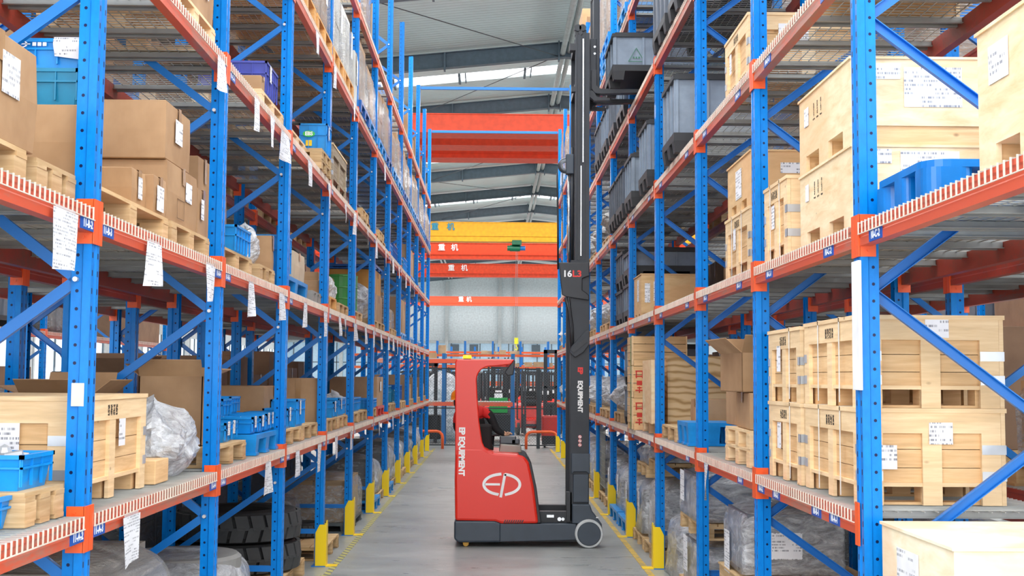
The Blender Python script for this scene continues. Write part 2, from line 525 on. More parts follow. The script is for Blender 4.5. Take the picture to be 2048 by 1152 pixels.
# rafters: tapered I-beams with stiffener plates, ridge plates and ridge tubes
RAFT = [1.7, 9.4, 17.1, 24.8, 32.4, 40.0, 47.6, 55.2, 62.8, 70.4, 78.0, 85.6, 93.2, 100.8, 108.4, 116.0, 123.6]
def rafter():
    m = MB()
    for x0, x1 in ((-XW, RIDGE_X), (RIDGE_X, XW)):
        za, zc = roof_z(x0) - .12, roof_z(x1) - .12
        for (dy, ta, tb) in ((.008, 0, .52), (.13, 0, .022), (.13, .50, .52)):
            m.add([(x, sy * dy, z - t) for (x, z) in ((x0, za), (x1, zc)) for sy in (-1, 1) for t in (ta, tb)],
                  [(0, 1, 3, 2), (4, 6, 7, 5), (0, 4, 5, 1), (2, 3, 7, 6), (0, 2, 6, 4), (1, 5, 7, 3)])
    return m
def rafter_plates():
    m = MB()
    for x in (-16, -10.5, -5.2, -1.7, 6.2, 9.6, 14.5):
        z = roof_z(x) - .12; m.box(x - .03, x + .03, -.13, .13, z - .60, z)
    m.box(RIDGE_X - .25, RIDGE_X - .2, -.14, .14, RIDGE_Z - .75, RIDGE_Z - .1)
    m.box(RIDGE_X + .2, RIDGE_X + .25, -.14, .14, RIDGE_Z - .75, RIDGE_Z - .1)
    return m
me1 = rafter().mesh('roof_rafter', STEELG); me2 = rafter_plates().mesh('stiffener_plate', STEELG)
for i, y in enumerate(RAFT):
    o = bpy.data.objects.new('trim_rafter', me1); COL.objects.link(o); o.location = (0, y, 0); tag(o, kind='structure')
    p = bpy.data.objects.new('stiffener_plate', me2); COL.objects.link(p); p.parent = o
b = MB()
for x, dz in ((RIDGE_X - .1, .5), (RIDGE_X + .12, .42)):
    b.cyl((x, RAFT[0], RIDGE_Z - dz), (x, RAFT[-1], RIDGE_Z - dz), .09, 10)
for x in (-4.6, -4.3, 9.0):
    b.cyl((x, RAFT[0], roof_z(x) - .5), (x, RAFT[-1], roof_z(x) - .5), .075, 8)
struct('trim_ridge_tubes', b, plain('pale_grey_tube', (172, 184, 184), 0.5))
b = MB()
for i in range(4, len(RAFT) - 1):
    y0, y1 = RAFT[i], RAFT[i + 1]
    a, c = ((2.0, -3.4) if i % 2 else (-3.4, 2.0))
    b.cyl((a, y0, roof_z(a) - .55), (c, y1, roof_z(c) - .55), .014, 6)
struct('trim_bracing_rods', b, plain('dark_cable', (70, 74, 78), 0.5))
# end wall: pale sheet above, band of windows below
b = MB().box(-XW, XW, YF, YF + .25, 5.6, 14.2).box(-XW, XW, YF, YF + .25, -.1, 1.3)
struct('wall_back', b, WALLM)
b = MB()
for x in (-16, -10.5, -5.0, 0.55, 2.2, 8.0, 13.5): b.box(x - .18, x + .18, YF - .5, YF, 0, roof_z(x) - .3)
b.box(-XW, XW, YF - .25, YF - .02, 5.5, 5.75)
struct('trim_wall_columns', b, plain('pale_column_paint', (188, 196, 198), 0.5))
WGL = plain('blue_grey_window_glass', (150, 178, 196), 0.15, emis=0.35)
b = MB().box(-XW, XW, YF + .05, YF + .12, 1.3, 5.6)
w = struct('window_40', b, WGL)
g = MB()
for i in range(-14, 15): g.box(i * 1.5 - .05, i * 1.5 + .05, YF - .02, YF + .05, 1.3, 5.6)
g.box(-XW, XW, YF - .02, YF + .05, 3.4, 3.5)
g.build('window_frame', plain('grey_window_frame', (104, 116, 126), 0.5), w)
g = MB()
for x in (-4.6, -2.6, 1.9, 3.9, 8.8): g.box(x, x + .9, YF - .3, YF - .1, 4.1, 5.4)
g.build('open_window_sash', plain('dark_window_opening', (84, 100, 112), 0.4), w)
for sgn, nm, wn in ((-1, 'left', 41), (1, 'right', 42)):
    x = sgn * XW
    b = MB()
    x0, x1 = (x - .2, x) if sgn < 0 else (x, x + .2)
    b.box(x0, x1, YB, YF, -.1, 1.2).box(x0, x1, YB, YF, 4.6, roof_z(x))
    for i in range(0, 23): b.box(x0, x1, YB + i * 6.1, YB + i * 6.1 + 1.6, 1.2, 4.6)
    struct('wall_' + nm, b, plain('pale_side_wall', (206, 210, 212), 0.6))
    b = MB().box(x0 + .08, x1 - .08, YB, YF, 1.2, 4.6)
    w = struct('window_%d' % wn, b, plain('bright_side_window_glass', (226, 236, 244), 0.2, emis=0.7))
    g = MB()
    for i in range(0, 92): g.box(x0 - .01, x1 + .01, YB + i * 1.52, YB + i * 1.52 + .06, 1.2, 4.6)
    g.build('window_frame', plain('grey_window_frame', (104, 116, 126), 0.5), w)
# floor markings
def m_tape():
    s = NT('worn_yellow_dashed_tape', 0.5)
    tc = s.n('ShaderNodeTexCoord'); o = s.xyz(tc.outputs['Object'])
    t = s.math('FRACT', s.math('DIVIDE', s.math('ADD', o[1], s.math('MULTIPLY', o[0], 1.2)), 0.17))
    nz = s.noise(s.obj(), 20, 4)
    k = s.math('MULTIPLY', s.math('LESS_THAN', t, 0.5), 1.0)
    s.col(s.mix(k, lin((120, 120, 112)), s.ramp(nz, [(0.3, lin((170, 166, 92))), (0.6, lin((206, 200, 110)))])))
    return s.m
b = MB().box(-1.60, -1.535, -2, 33, 0.0, 0.003); struct('trim_1', b, m_tape())
def m_yl():
    s = NT('worn_yellow_floor_paint', 0.5)
    nz = s.noise(s.obj(), 9, 5, 0.7)
    s.col(s.ramp(nz, [(0.36, lin((140, 132, 100))), (0.5, lin((206, 172, 74))), (0.7, lin((222, 186, 80)))]))
    return s.m
b = MB().box(1.48, 1.54, -2, 33, 0.0, 0.003); struct('trim_2', b, m_yl())

# ------------------------------------------------------------------ pallet racking
YLP = [5.20 + 2.417 * i for i in range(-1, 12)]            # upright centres of the left rack, nearest first
YRP = [3.28, 5.47, 7.66, 9.86, 12.39, 14.83, 17.20, 19.60, 22.01, 24.41, 26.82, 29.23, 31.65]
DECK = [1.29, 2.56, 3.83, 5.10, 6.38]
XA_L, XA_R, DEPTH, HT = 1.678, 1.613, 0.95, 8.3
ORD = ['nearest', 'second', 'third', 'fourth', 'fifth', 'sixth', 'seventh', 'eighth', 'ninth', 'tenth', 'eleventh', 'twelfth', 'farthest']
LEV = ['lowest', 'second', 'third', 'fourth', 'top']
ROWS = {'L': 'left rack', 'R': 'right rack', 'L2': 'rack behind the left rack', 'R2': 'rack behind the right rack', 'L3': 'far left rack', 'R3': 'far right rack'}

def post_mesh():
    o = [(-.085, -.038), (-.04, -.038), (-.034, -.05), (0, -.05), (0, -.018), (-.012, -.010), (-.012, .010), (0, .018), (0, .05), (-.034, .05), (-.04, .038), (-.085, .038)]
    i = [(-.085, .034), (-.043, .034), (-.037, .046), (-.004, .046), (-.004, .02), (-.016, .013), (-.016, -.013), (-.004, -.02), (-.004, -.046), (-.037, -.046), (-.043, -.034), (-.085, -.034)]
    return MB().prism(o + i, 'z', 0, HT)
_FM = {}
def frame(loc, rz, ht_nodes=6, key='full'):
    """upright frame; local +x faces the aisle, front post at x=0 .. -0.085"""
    def fn():
        r = empty('upright_frame')
        me = post_mesh().mesh('post', BLUE)
        for x, mx in ((0, 1), (-DEPTH, -1)):
            o = bpy.data.objects.new('post', me); COL.objects.link(o); o.parent = r; o.location = (x, 0, 0); o.scale = (mx, 1, 1)
        fx, rx = -.062, -DEPTH + .062
        def brace(p, q):
            m = MB(); p, q = Vector(p), Vector(q)
            m.bar(p, q, .006, .046, up=(0, 0, 1))
            d = (q - p).normalized(); n = d.cross(Vector((0, 1, 0))).normalized() * .021
            m.bar(p + n + Vector((0, .012, 0)), q + n + Vector((0, .012, 0)), .026, .004)
            m.bar(p - n + Vector((0, .012, 0)), q - n + Vector((0, .012, 0)), .026, .004)
            m.build('brace', BRACE, r)
        yb = -.030
        brace((fx, yb, .34), (rx, yb, .34)); brace((rx, yb, .44), (fx, yb, 1.02))
        z = 1.02
        for k in range(ht_nodes):
            brace((fx, yb, z), (rx, yb, z + .62))
            if z + 1.24 < HT - .1: brace((rx, yb, z + .62), (fx, yb, z + 1.24))
            z += 1.24
        m = MB()
        z = 1.02
        while z < HT - .2:
            m.cyl((fx, -.062, z), (fx, -.036, z), .011, 8); m.cyl((rx, -.062, z + .62), (rx, -.036, z + .62), .011, 8); z += 1.24
        m.build('brace_bolts', plain('zinc_bolt', (215, 215, 215), 0.35, 0.6), r)
        for x in (-.04, -DEPTH + .04): MB().box(x - .07, x + .07, -.08, .08, 0, .008).build('foot_plate', BRACE, r)
        return r
    return fn
def beam_fn(L, m, up):
    def fn():
        r = MB()
        pts = [(-.048, 0), (.004, 0), (.004, .035), (-.001, .042), (-.001, .072), (.004, .079), (.004, .098), (-.048, .098)]
        r.prism(pts, 'y', .05, L - .05)
        v = []
        r.v = [(x, y, z) for (x, y, z) in r.v]
        o = r.build('shelf_beam', m)
        for y0, sg in ((0.0, 1), (L, -1)):
            c = MB(); a, bb = sorted((y0 + sg * .002, y0 + sg * .056))
            c.box(.002, .009, a, bb, -.046, .142)
            a, bb = sorted((y0 + sg * .051, y0 + sg * .056))
            c.box(-.068, .004, a, bb, -.046, .142)
            for zz in (-.018, .118): c.cyl((-.035, y0 + sg * .056, zz), (-.035, y0 + sg * .060, zz), .007, 8)
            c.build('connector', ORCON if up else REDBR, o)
        return o
    return fn
def deck_fn(L, full=True):
    def fn():
        r = empty('wire_deck')
        m = MB(); lp = MB(); t = .0024; y = .065
        while y < L - .06:
            m.box(-DEPTH + .0, .014, y - t, y + t, 0, .005)
            lp.box(.0095, .0150, y - t * 1.15, y + t * 1.15, -.046, .0055)
            y += .0505
        x = -.065
        while x > -DEPTH + .06:
            m.box(x - .0025, x + .0025, .06, L - .06, -.004, 0); x -= .06
        lp.box(.0095, .0150, .06, L - .06, -.050, -.046); lp.build('wire_ends', LIPW, r, label='cream wire ends bent down over the beam')
        m.build('wire_mesh', WIRE, r)
        n = 5; me = None
        for i in range(n):
            yy = .16 + i * (L - .32) / (n - 1)
            if me is None:
                c = MB().box(-DEPTH + .05, -.05, -.035, .035, -.006, -.002).box(-DEPTH + .05, -.05, -.035, -.031, -.034, -.006).box(-DEPTH + .05, -.05, .031, .035, -.034, -.006)
                c.box(-DEPTH + .05, -.05, -.055, -.035, -.034, -.031).box(-DEPTH + .05, -.05, .035, .055, -.034, -.031)
                me = c.mesh('support_channel', GALV)
            o = bpy.data.objects.new('support_channel', me); COL.objects.link(o); o.parent = r; o.location = (0, yy, 0)
        return r
    return fn

def label_plate(parent, txt, y, z, s, near=True):
    """blue location plate screwed on the beam's aisle face (local x = 0.005)"""
    p = MB().box(.004, .0075, y - .088, y + .088, z - .024, z + .026).build('location_label', LABELB, parent, label='blue location plate')
    mesh_text('label_text', txt, .046, WHITE, p, (.008, y, z + .001), (radians(90), 0, radians(90)), .0006, sx=0.95, bold=.0012)
    return p

BEAMS = {}
def near_lab(side, i, lv): return side in ('L', 'R') and lv < 3 and i < 8
def own_beam(L): return beam_fn(L, ORANGE, True)()
def rack_row(side, xf, s, posts, levels_of, rear=True, decks=True, front_from=0):
    """xf: x of the aisle face of the front posts; s=+1 aisle lies towards +x"""
    rz = 0 if s > 0 else pi
    for i, y in enumerate(posts):
        last = i == len(posts) - 1
        make('frame', frame(None, 0), (xf, y, 0), rz, 'tall blue steel upright frame, %s upright from camera in the %s' % (ORD[i] if not last else 'farthest', ROWS[side]),
             'rack upright', 'upright frames of the ' + ROWS[side])
        if s < 0:  # the stamped side with the braces stays towards the camera
            pass
    for i in range(len(posts) - 1):
        y0, y1 = posts[i], posts[i + 1]; L = round(y1 - y0, 3)
        for lv in levels_of(i):
            z = DECK[lv] - .106
            wh = '%s level, %s bay of %s' % (LEV[lv], ORD[i], ROWS[side])
            yy = y0 if s > 0 else y1
            BEAMS[(side, i, lv)] = [own_beam(L)] if near_lab(side, i, lv) else []
            for bo in BEAMS[(side, i, lv)]: bo.location = (xf, yy, z); bo.rotation_euler = (0, 0, rz); tag(bo, 'orange front shelf beam, ' + wh, 'shelf beam', 'front beams of the ' + ROWS[side])
            if not BEAMS[(side, i, lv)]: make(('beam', L, 'f'), beam_fn(L, ORANGE, True), (xf, yy, z), rz, 'orange front shelf beam, ' + wh, 'shelf beam', 'front beams of the ' + ROWS[side])
            if rear:
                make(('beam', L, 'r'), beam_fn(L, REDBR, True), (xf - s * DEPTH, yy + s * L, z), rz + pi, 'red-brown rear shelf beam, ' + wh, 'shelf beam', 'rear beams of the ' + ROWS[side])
            if decks:
                make(('deck', L), deck_fn(L), (xf, yy, z + .0985), rz, 'galvanised wire mesh deck, ' + wh, 'wire deck', 'wire decks of the ' + ROWS[side])

rack_row('L', -XA_L, 1, YLP, lambda i: range(5) if i else (0, 1, 2))
rack_row('R', XA_R, -1, YRP, lambda i: range(5) if i > 0 else (1,))
XL2, XR2 = -2.885, 2.825
rack_row('L2', XL2 - DEPTH, -1, YLP[0:9], lambda i: (0, 1, 2, 3) if i > 0 else (0, 1))
rack_row('R2', XR2 + DEPTH, 1, YRP[0:9], lambda i: (0, 1, 2, 3) if i > 0 else (0, 1))
rack_row('L3', -7.1, 1, [YLP[0] + 2.417 * k for k in range(2, 11)], lambda i: (0, 1, 2), rear=False)
rack_row('R3', 7.0, -1, [YRP[0] + 2.42 * k for k in range(2, 11)], lambda i: (0, 1, 2), rear=False)
# ties across the aisle over the racks
for y, nm in ((YLP[7], 'nearest'), (YLP[10], 'middle'), (YLP[12], 'farthest')):
    x0, x1 = -XA_L + .012, XA_R - .012
    tag(MB().box(x0, x1, y - .03, y + .03, HT - .09 if nm != 'nearest' else HT + .0, HT - .03 if nm != 'nearest' else HT + .06).build('aisle_tie_bar', BRACE),
        '%s blue tie bar spanning the aisle above the racks' % nm, 'tie bar', 'tie bars over the aisle')

# ------------------------------------------------------------------ cargo kinds
# every load is built with its aisle face at x=0 (body towards -s), its near face at y=0 and its foot at z=0
def sx(s, x0, x1):
    a, b = -s * x0, -s * x1
    return (a, b) if a < b else (b, a)
def sbox(m, s, x0, x1, y0, y1, z0, z1):
    a, b = sx(s, x0, x1); return m.box(a, b, y0, y1, z0, z1)

_SH = {}
def sheet(parent, s, face, u, v, w, h, m=None, name='paper_label', tilt=0, off=.003):
    m = m or PAPER
    k = (round(w, 3), round(h, 3), m.name)
    if k not in _SH: _SH[k] = MB().box(-w / 2, w / 2, -.0005, .0005, -h / 2, h / 2).mesh(name, m)
    o = bpy.data.objects.new(name, _SH[k]); COL.objects.link(o); o.parent = parent
    if face == 'a': o.location = (s * off, u, v); o.rotation_euler = (0, tilt, s * pi / 2)
    else: o.location = (-s * u, -off, v); o.rotation_euler = (0, tilt, 0)
    return o

def fl_box(m, c, dx, dy, dz):
    m.add([(c[0] + i * dx[0] + j * dy[0] + k * dz[0], c[1] + i * dx[1] + j * dy[1] + k * dz[1], c[2] + i * dx[2] + j * dy[2] + k * dz[2]) for (i, j, k) in
           ((0, 0, 0), (1, 0, 0), (1, 1, 0), (0, 1, 0), (0, 0, 1), (1, 0, 1), (1, 1, 1), (0, 1, 1))],
          [(3, 2, 1, 0), (4, 5, 6, 7), (0, 1, 5, 4), (1, 2, 6, 5), (2, 3, 7, 6), (3, 0, 4, 7)])

def carton(s, w, d, h, op=0, sheets=(), m=None, seed=1, marks=0, film=0):
    """cardboard box; op: open flaps"""
    m = m or CARD; R = random.Random(seed * 7 + int(w * 100) + int(h * 50))
    b = MB(); t = .006
    if op:
        sbox(b, s, 0, w, 0, d, 0, t); sbox(b, s, 0, t, 0, d, 0, h); sbox(b, s, w - t, w, 0, d, 0, h)
        sbox(b, s, 0, w, 0, t, 0, h); sbox(b, s, 0, w, d - t, d, 0, h)
    else:
        bl = R.uniform(.0, .008)
        n = 1
        a0, a1 = sx(s, 0, w)
        k = .004
        b.add([(a0, 0, k), (a1, 0, k), (a1, d, k), (a0, d, k), (a0 + k, k, 0), (a1 - k, k, 0), (a1 - k, d - k, 0), (a0 + k, d - k, 0),
               (a0 - bl, -bl, h / 2), (a1 + bl, -bl, h / 2), (a1 + bl, d + bl, h / 2), (a0 - bl, d + bl, h / 2),
               (a0, 0, h - k), (a1, 0, h - k), (a1, d, h - k), (a0, d, h - k), (a0 + k, k, h), (a1 - k, k, h), (a1 - k, d - k, h), (a0 + k, d - k, h)],
              [(7, 6, 5, 4), (4, 5, 1, 0), (5, 6, 2, 1), (6, 7, 3, 2), (7, 4, 0, 3), (0, 1, 9, 8), (1, 2, 10, 9), (2, 3, 11, 10), (3, 0, 8, 11),
               (8, 9, 13, 12), (9, 10, 14, 13), (10, 11, 15, 14), (11, 8, 12, 15), (12, 13, 17, 16), (13, 14, 18, 17), (14, 15, 19, 18), (15, 12, 16, 19), (16, 17, 18, 19)])
    o = b.build('carton', m)
    if op:
        L = min(w, d) * .34
        for (c, dx, dy, n_) in (((0, 0, h), (-s * w, 0, 0), (0, -1, 0), 0), ((0, d, h), (-s * w, 0, 0), (0, 1, 0), 1), ((0, 0, h), (0, d, 0), (s, 0, 0), 2), ((-s * w, 0, h), (0, d, 0), (-s, 0, 0), 3)):
            a = R.uniform(.3, 1.35)
            if op == 2 and n_ == 2: a = -1.3
            v = tuple(dy[i] * cos(a) * L for i in range(2)) + (sin(a) * L,)
            m2 = MB(); fl_box(m2, c, dx, v, (0, 0, .005)); m2.build('flap', m, o)
    else:
        b = MB(); sbox(b, s, -.002, w + .002, d / 2 - .025, d / 2 + .025, h + .0005, h + .002)
        sbox(b, s, -.011, -.0095, d / 2 - .025, d / 2 + .025, h * .72, h + .002)
        sbox(b, s, w / 2 - .025, w / 2 + .025, -.011, -.0095, 0.0 + .01, h - .01) if marks else None
        b.build('packing_tape', TAPE, o)
        if marks:
            b = MB(); yy = d * .3
            sbox(b, s, -.0105, -.0095, yy, yy + .003, h * .12, h * .45); sbox(b, s, -.0105, -.0095, yy + .15, yy + .153, h * .12, h * .45)
            sbox(b, s, -.0105, -.0095, yy, yy + .15, h * .12, h * .13); sbox(b, s, -.0105, -.0095, yy, yy + .15, h * .44, h * .45)
            b.build('printed_mark', plain('brown_carton_print', (112, 84, 62), 0.6), o)
    for q in sheets: sheet(o, s, q[0], q[1], q[2], q[3], q[4], PAPER_L, off=.012)
    return o

def pallet(s, w, d, h=.13, m=None, full=True):
    """wooden pallet: top boards, nine blocks, three runners; the openings show on the aisle side"""
    m = m or PINE_D; R = random.Random(int(w * 31 + d * 17))
    def top(b):
        n = max(4, int(w / .14))
        for i in range(n):
            x0 = i * w / n; sbox(b, s, x0 + .004, x0 + w / n - .006, 0, d, h - .018, h)
        for y in (0, d / 2 - .05, d - .1): sbox(b, s, 0, w, y, y + .1, h - .036, h - .018)
    def block(b, i, j):
        x = (0, w / 2 - .06, w - .12)[i]; y = (0, d / 2 - .06, d - .12)[j]
        sbox(b, s, x + .002, x + .12, y + .002, y + .118, .018, h - .036)
    def run(b):
        for y in (0, d / 2 - .05, d - .1): sbox(b, s, 0, w, y, y + .1, 0, .018)
    if not full:
        b = MB(); top(b); run(b)
        for i in range(3):
            for j in range(3): block(b, i, j)
        return b.build('wooden_pallet', m)
    r = empty('wooden_pallet')
    b = MB(); top(b); b.build('deck_boards', m, r)
    for i in range(3):
        for j in range(3):
            b = MB(); block(b, i, j); b.build('block', m, r)
    b = MB(); run(b); b.build('runner_boards', m, r)
    return r

def ppallet(s, w, d, h=.14, m=None):
    """moulded plastic pallet with fork openings on the aisle side"""
    m = m or PBLUE
    b = MB(); sbox(b, s, 0, w, 0, d, h - .035, h)
    for x0, x1 in ((0, .1), (w / 2 - .07, w / 2 + .07), (w - .1, w)):
        for y0, y1 in ((0, .11), (d / 2 - .07, d / 2 + .07), (d - .11, d)):
            a0, a1 = sx(s, x0, x1); b.taper(a0, a1, y0, y1, .02, h - .035, .008)
    for y0, y1 in ((0, .11), (d / 2 - .07, d / 2 + .07), (d - .11, d)): sbox(b, s, 0, w, y0, y1, 0, .02)
    return b.build('plastic_pallet', m)

def tote(s, w, d, h, m=None, fill=0, scoop=False, seed=0, lid=False):
    """ribbed plastic storage bin with a rolled rim"""
    m = m or PBLUE
    b = MB(); a0, a1 = sx(s, 0, w); t = .006; k = .02
    def shell(x0, x1, y0, y1, kk, z0, z1, flip=False): b.taper(x0, x1, y0, y1, z0, z1, kk, caps=False)
    shell(a0 + .008, a1 - .008, .008, d - .008, k, 0, h)
    # inside wall
    vs = [(a0 + .014 + k, .014 + k, .008), (a1 - .014 - k, .014 + k, .008), (a1 - .014 - k, d - .014 - k, .008), (a0 + .014 + k, d - .014 - k, .008),
          (a0 + .014, .014, h), (a1 - .014, .014, h), (a1 - .014, d - .014, h), (a0 + .014, d - .014, h)]
    b.add(vs, [(0, 1, 2, 3), (0, 4, 5, 1), (1, 5, 6, 2), (2, 6, 7, 3), (3, 7, 4, 0)])
    for (x0, x1, y0, y1) in ((a0, a1, 0, .016), (a0, a1, d - .016, d), (a0, a0 + .016, 0, d), (a1 - .016, a1, 0, d)):
        b.box(x0, x1, y0, y1, h - .014, h + .002)
    for (x0, x1, y0, y1) in ((a0 + .003, a1 - .003, .003, .012), (a0 + .003, a1 - .003, d - .012, d - .003), (a0 + .003, a0 + .012, .003, d - .003), (a1 - .012, a1 - .003, .003, d - .003)):
        b.box(x0, x1, y0, y1, h * .62, h * .62 + .008)
    n = max(2, int((a1 - a0) / .09)); q = max(2, int(d / .09))
    for i in range(n + 1):
        x = a0 + .012 + (a1 - a0 - .024) * i / n; b.box(x - .003, x + .003, .004, .016, h * .05 + .01, h - .01)
    for i in range(q + 1):
        y = .012 + (d - .024) * i / q
        b.box(a0 + .004, a0 + .016, y - .003, y + .003, h * .05 + .01, h - .01); b.box(a1 - .016, a1 - .004, y - .003, y + .003, h * .05 + .01, h - .01)
    o = b.build('storage_bin', m)
    if fill:
        R = random.Random(seed); f = MB()
        for i in range(14):
            cx, cy = R.uniform(a0 + .05, a1 - .05), R.uniform(.05, d - .05); r = R.uniform(.018, .036); z = h * .72 + R.uniform(-.01, .035 if fill > 1 else .0)
            if R.random() < .5: f.cyl((cx - r, cy, z), (cx + r, cy + r * .4, z + R.uniform(-.01, .02)), r * .6, 8)
            else: f.lathe([(0, -r), (r * .7, -r * .6), (r, 0), (r * .7, r * .6), (0, r)], (cx, cy, z), 'z', 8)
        f.box(a0 + .03, a1 - .03, .03, d - .03, .01, h * .68)
        f.build('machine_parts', (FILM_B, GALV, BLACKM, WHITE)[int(seed) % 4] if fill == 1 else plain('pale_metal_parts', (196, 200, 204), 0.4, 0.4), o)
    if fill == 1:
        sheet(o, s, 'a', d * .3, h * .72, min(.07, d * .3), min(.13, h * .7), name='paper_slip', off=.004)
    if lid: MB().box(a0 - .004, a1 + .004, -.004, d + .004, h - .012, h + .012).build('bin_lid', PBLACK, o)
    return o

def grey_container(s, w, d, h, lid=True, dark=False, mark=False):
    """pallet-sized folding container: ribbed grey walls, black lid, black three-runner foot"""
    r = empty('pallet_container'); a0, a1 = sx(s, 0, w); fz = .15
    b = MB(); b.taper(a0 + .02, a1 - .02, .02, d - .02, fz, h - .05, .012)
    for i in (0.0, .34, .66, 1.0):
        x = a0 + .03 + (a1 - a0 - .06) * i; b.box(x - .012, x + .012, .006, .03, fz, h - .05)
        y = .03 + (d - .06) * i; b.box(a0 + .006, a0 + .03, y - .012, y + .012, fz, h - .05); b.box(a1 - .03, a1 - .006, y - .012, y + .012, fz, h - .05)
    b.build('container_walls', PGREY_D if dark else PGREY, r)
    b = MB(); b.box(a0 - .005, a1 + .005, -.005, d + .005, h - .06, h - .02); b.box(a0 + .03, a1 - .03, .03, d - .03, h - .02, h)
    b.build('container_lid', PBLACK, r)
    b = MB(); b.box(a0, a1, 0, d, fz - .05, fz + .02)
    for y0, y1 in ((0, .14), (d / 2 - .08, d / 2 + .08), (d - .14, d)):
        for x0, x1 in ((a0, a0 + .14), ((a0 + a1) / 2 - .09, (a0 + a1) / 2 + .09), (a1 - .14, a1)): b.taper(x0, x1, y0, y1, 0, fz - .05, .015)
    b.build('container_foot', PBLACK, r)
    if mark:
        b = MB(); cx = a0 + .27; z0 = fz + .06
        P = [(cx - .09, z0), (cx + .09, z0), (cx, z0 + .155)]
        for i in range(3):
            p, q = P[i], P[(i + 1) % 3]; b.bar((p[0], .010, p[1]), (q[0], .010, q[1]), .006, .006, up=(0, 1, 0))
        for k in (-1, 0, 1): b.box(cx + k * .03 - .008, cx + k * .03 + .008, .009, .013, z0 + .035, z0 + .055)
        b.build('green_triangle_mark', plain('green_print', (56, 124, 92), 0.5), r)
    return r

def crate(s, w, d, h, sheets=(), straps=0, m=None, foot=.085, lid=True, boards=4, clips=True, stencil=True):
    """pine crate: boarded panels between posts and battens, thick top rail, raised on feet"""
    m = m or PINE; r = empty('wooden_crate'); a0, a1 = sx(s, 0, w)
    def panel(along, length, pos, out, sg):
        """along 'y' (aisle faces, at x=pos) or 'x' (end faces at y=pos)"""
        b = MB()
        def pb(u0, u1, d0, d1, z0, z1):
            p0, p1 = sorted((pos + sg * d0, pos + sg * d1))
            if along == 'y': b.box(p0, p1, u0, u1, z0, z1)
            else: b.box(u0, u1, p0, p1, z0, z1)
        u0 = 0 if along == 'y' else a0 + .021
        hh = (h - foot - .02) / boards
        for i in range(boards):
            b.m = 0
            pb(u0 + .01, u0 + length - .01, -.032, -.02, foot + i * hh + .0015, foot + (i + 1) * hh - .0015)
        b.m = 1
        pb(u0, u0 + length, -.02, 0, h - .115, h - .02)
        pb(u0 + .09, u0 + length - .09, -.02, -.006, foot, foot + .018)
        n = 1 if length < 1.3 else 2
        for u in [0, length - .09] + [length * (k + 1) / (n + 1) - .045 for k in range(n)]:
            pb(u0 + u, u0 + u + .09, -.0201, -.002 if 0 < u < length - .09 else 0, 0.0, h - .115)
        return b
    fa = 0.0
    panel('y', d, 0.0, 1, s).build('side_panel', (m, PINE_P if m is PINE else m), r)
    panel('y', d, -s * w, 1, -s).build('side_panel', (m, PINE_P if m is PINE else m), r)
    panel('x', w - .042, 0.0, 1, -1).build('side_panel', (m, PINE_P if m is PINE else m), r)
    panel('x', w - .042, d, 1, 1).build('side_panel', (m, PINE_P if m is PINE else m), r)
    if lid:
        b = MB().box(a0 - .006, a1 + .006, -.006, d + .006, h - .02, h); b.build('crate_lid', PINE_P, r)
    for y0 in (.03, d / 2 - .045, d - .12):
        b = MB(); y0 = max(y0, .034) if y0 < d - .13 else d - .126
        for x0 in (a0 + .034, (a0 + a1) / 2 - .045, a1 - .124): b.box(x0, x0 + .09, y0, y0 + .09, .012, foot)
        b.box(a0 + .034, a1 - .034, y0, y0 + .09, 0, .012); b.build('skid', m, r)
    b = MB(); b.box(a0 + .03, a1 - .03, .03, d - .03, foot, foot + .015); b.build('crate_floor', m, r)
    if clips:
        me = None
        for (yy, ys) in ((0, -1), (d, 1)):
            for z in (h * .3, h - .19):
                xx = 0; b = MB()
                x0, x1 = sorted((s * .003, s * .001)); b.box(x0, x1, *sorted((yy - ys * .05, yy + ys * .003)), z - .022, z + .022)
                b.box(*sorted((0 - s * .11, s * .003)), *sorted((yy + ys * .001, yy + ys * .003)), z - .022, z + .022)
                b.build('metal_clip', plain('bright_tin_clip', (206, 212, 218), 0.35, 0.5), r)
                b = MB(); e = -s * w; b.box(*sorted((e - s * -.11, e - s * .003)), *sorted((yy + ys * .001, yy + ys * .003)), z - .022, z + .022); b.build('metal_clip', plain('bright_tin_clip', (206, 212, 218), 0.35, 0.5), r)
    if straps:
        for y in (d * .3, d * .7)[:straps]:
            b = MB(); x0, x1 = sorted((s * .004, s * .006)); b.box(x0, x1, y - .007, y + .007, 0.02, h + .003); b.box(a0 - .004, a1 + .004, y - .007, y + .007, h + .001, h + .003)
            b.build('strap', plain('white_strapping', (232, 230, 222), 0.4), r)
    if stencil:
        b = MB(); R = random.Random(int(h * 100)); y = d * .42
        for k in range(4):
            x0, x1 = sorted((s * .0005, s * .0015)); b.box(x0, x1, y, y + .026, h - .095, h - .045)
            y += .04
        b.build('stencilled_marks', m_stencil(), r)
    for q in sheets: sheet(r, s, q[0], q[1], q[2], q[3], q[4], PAPER_L if len(q) < 6 else q[5], off=.004)
    return r

def m_stencil():
    def f(_):
        s = NT('dark_stencil_ink', 0.8)
        v = s.obj((1, 1, 1)); g = s.noise(v, 120, 2, 0.6)
        a = s.math('GREATER_THAN', g, 0.47)
        s.col(lin((70, 58, 48))); s.l(s.math('MULTIPLY', a, 0.75), s.b.inputs['Alpha'])
        return s.m
    return mat('dark_stencil_ink', f)

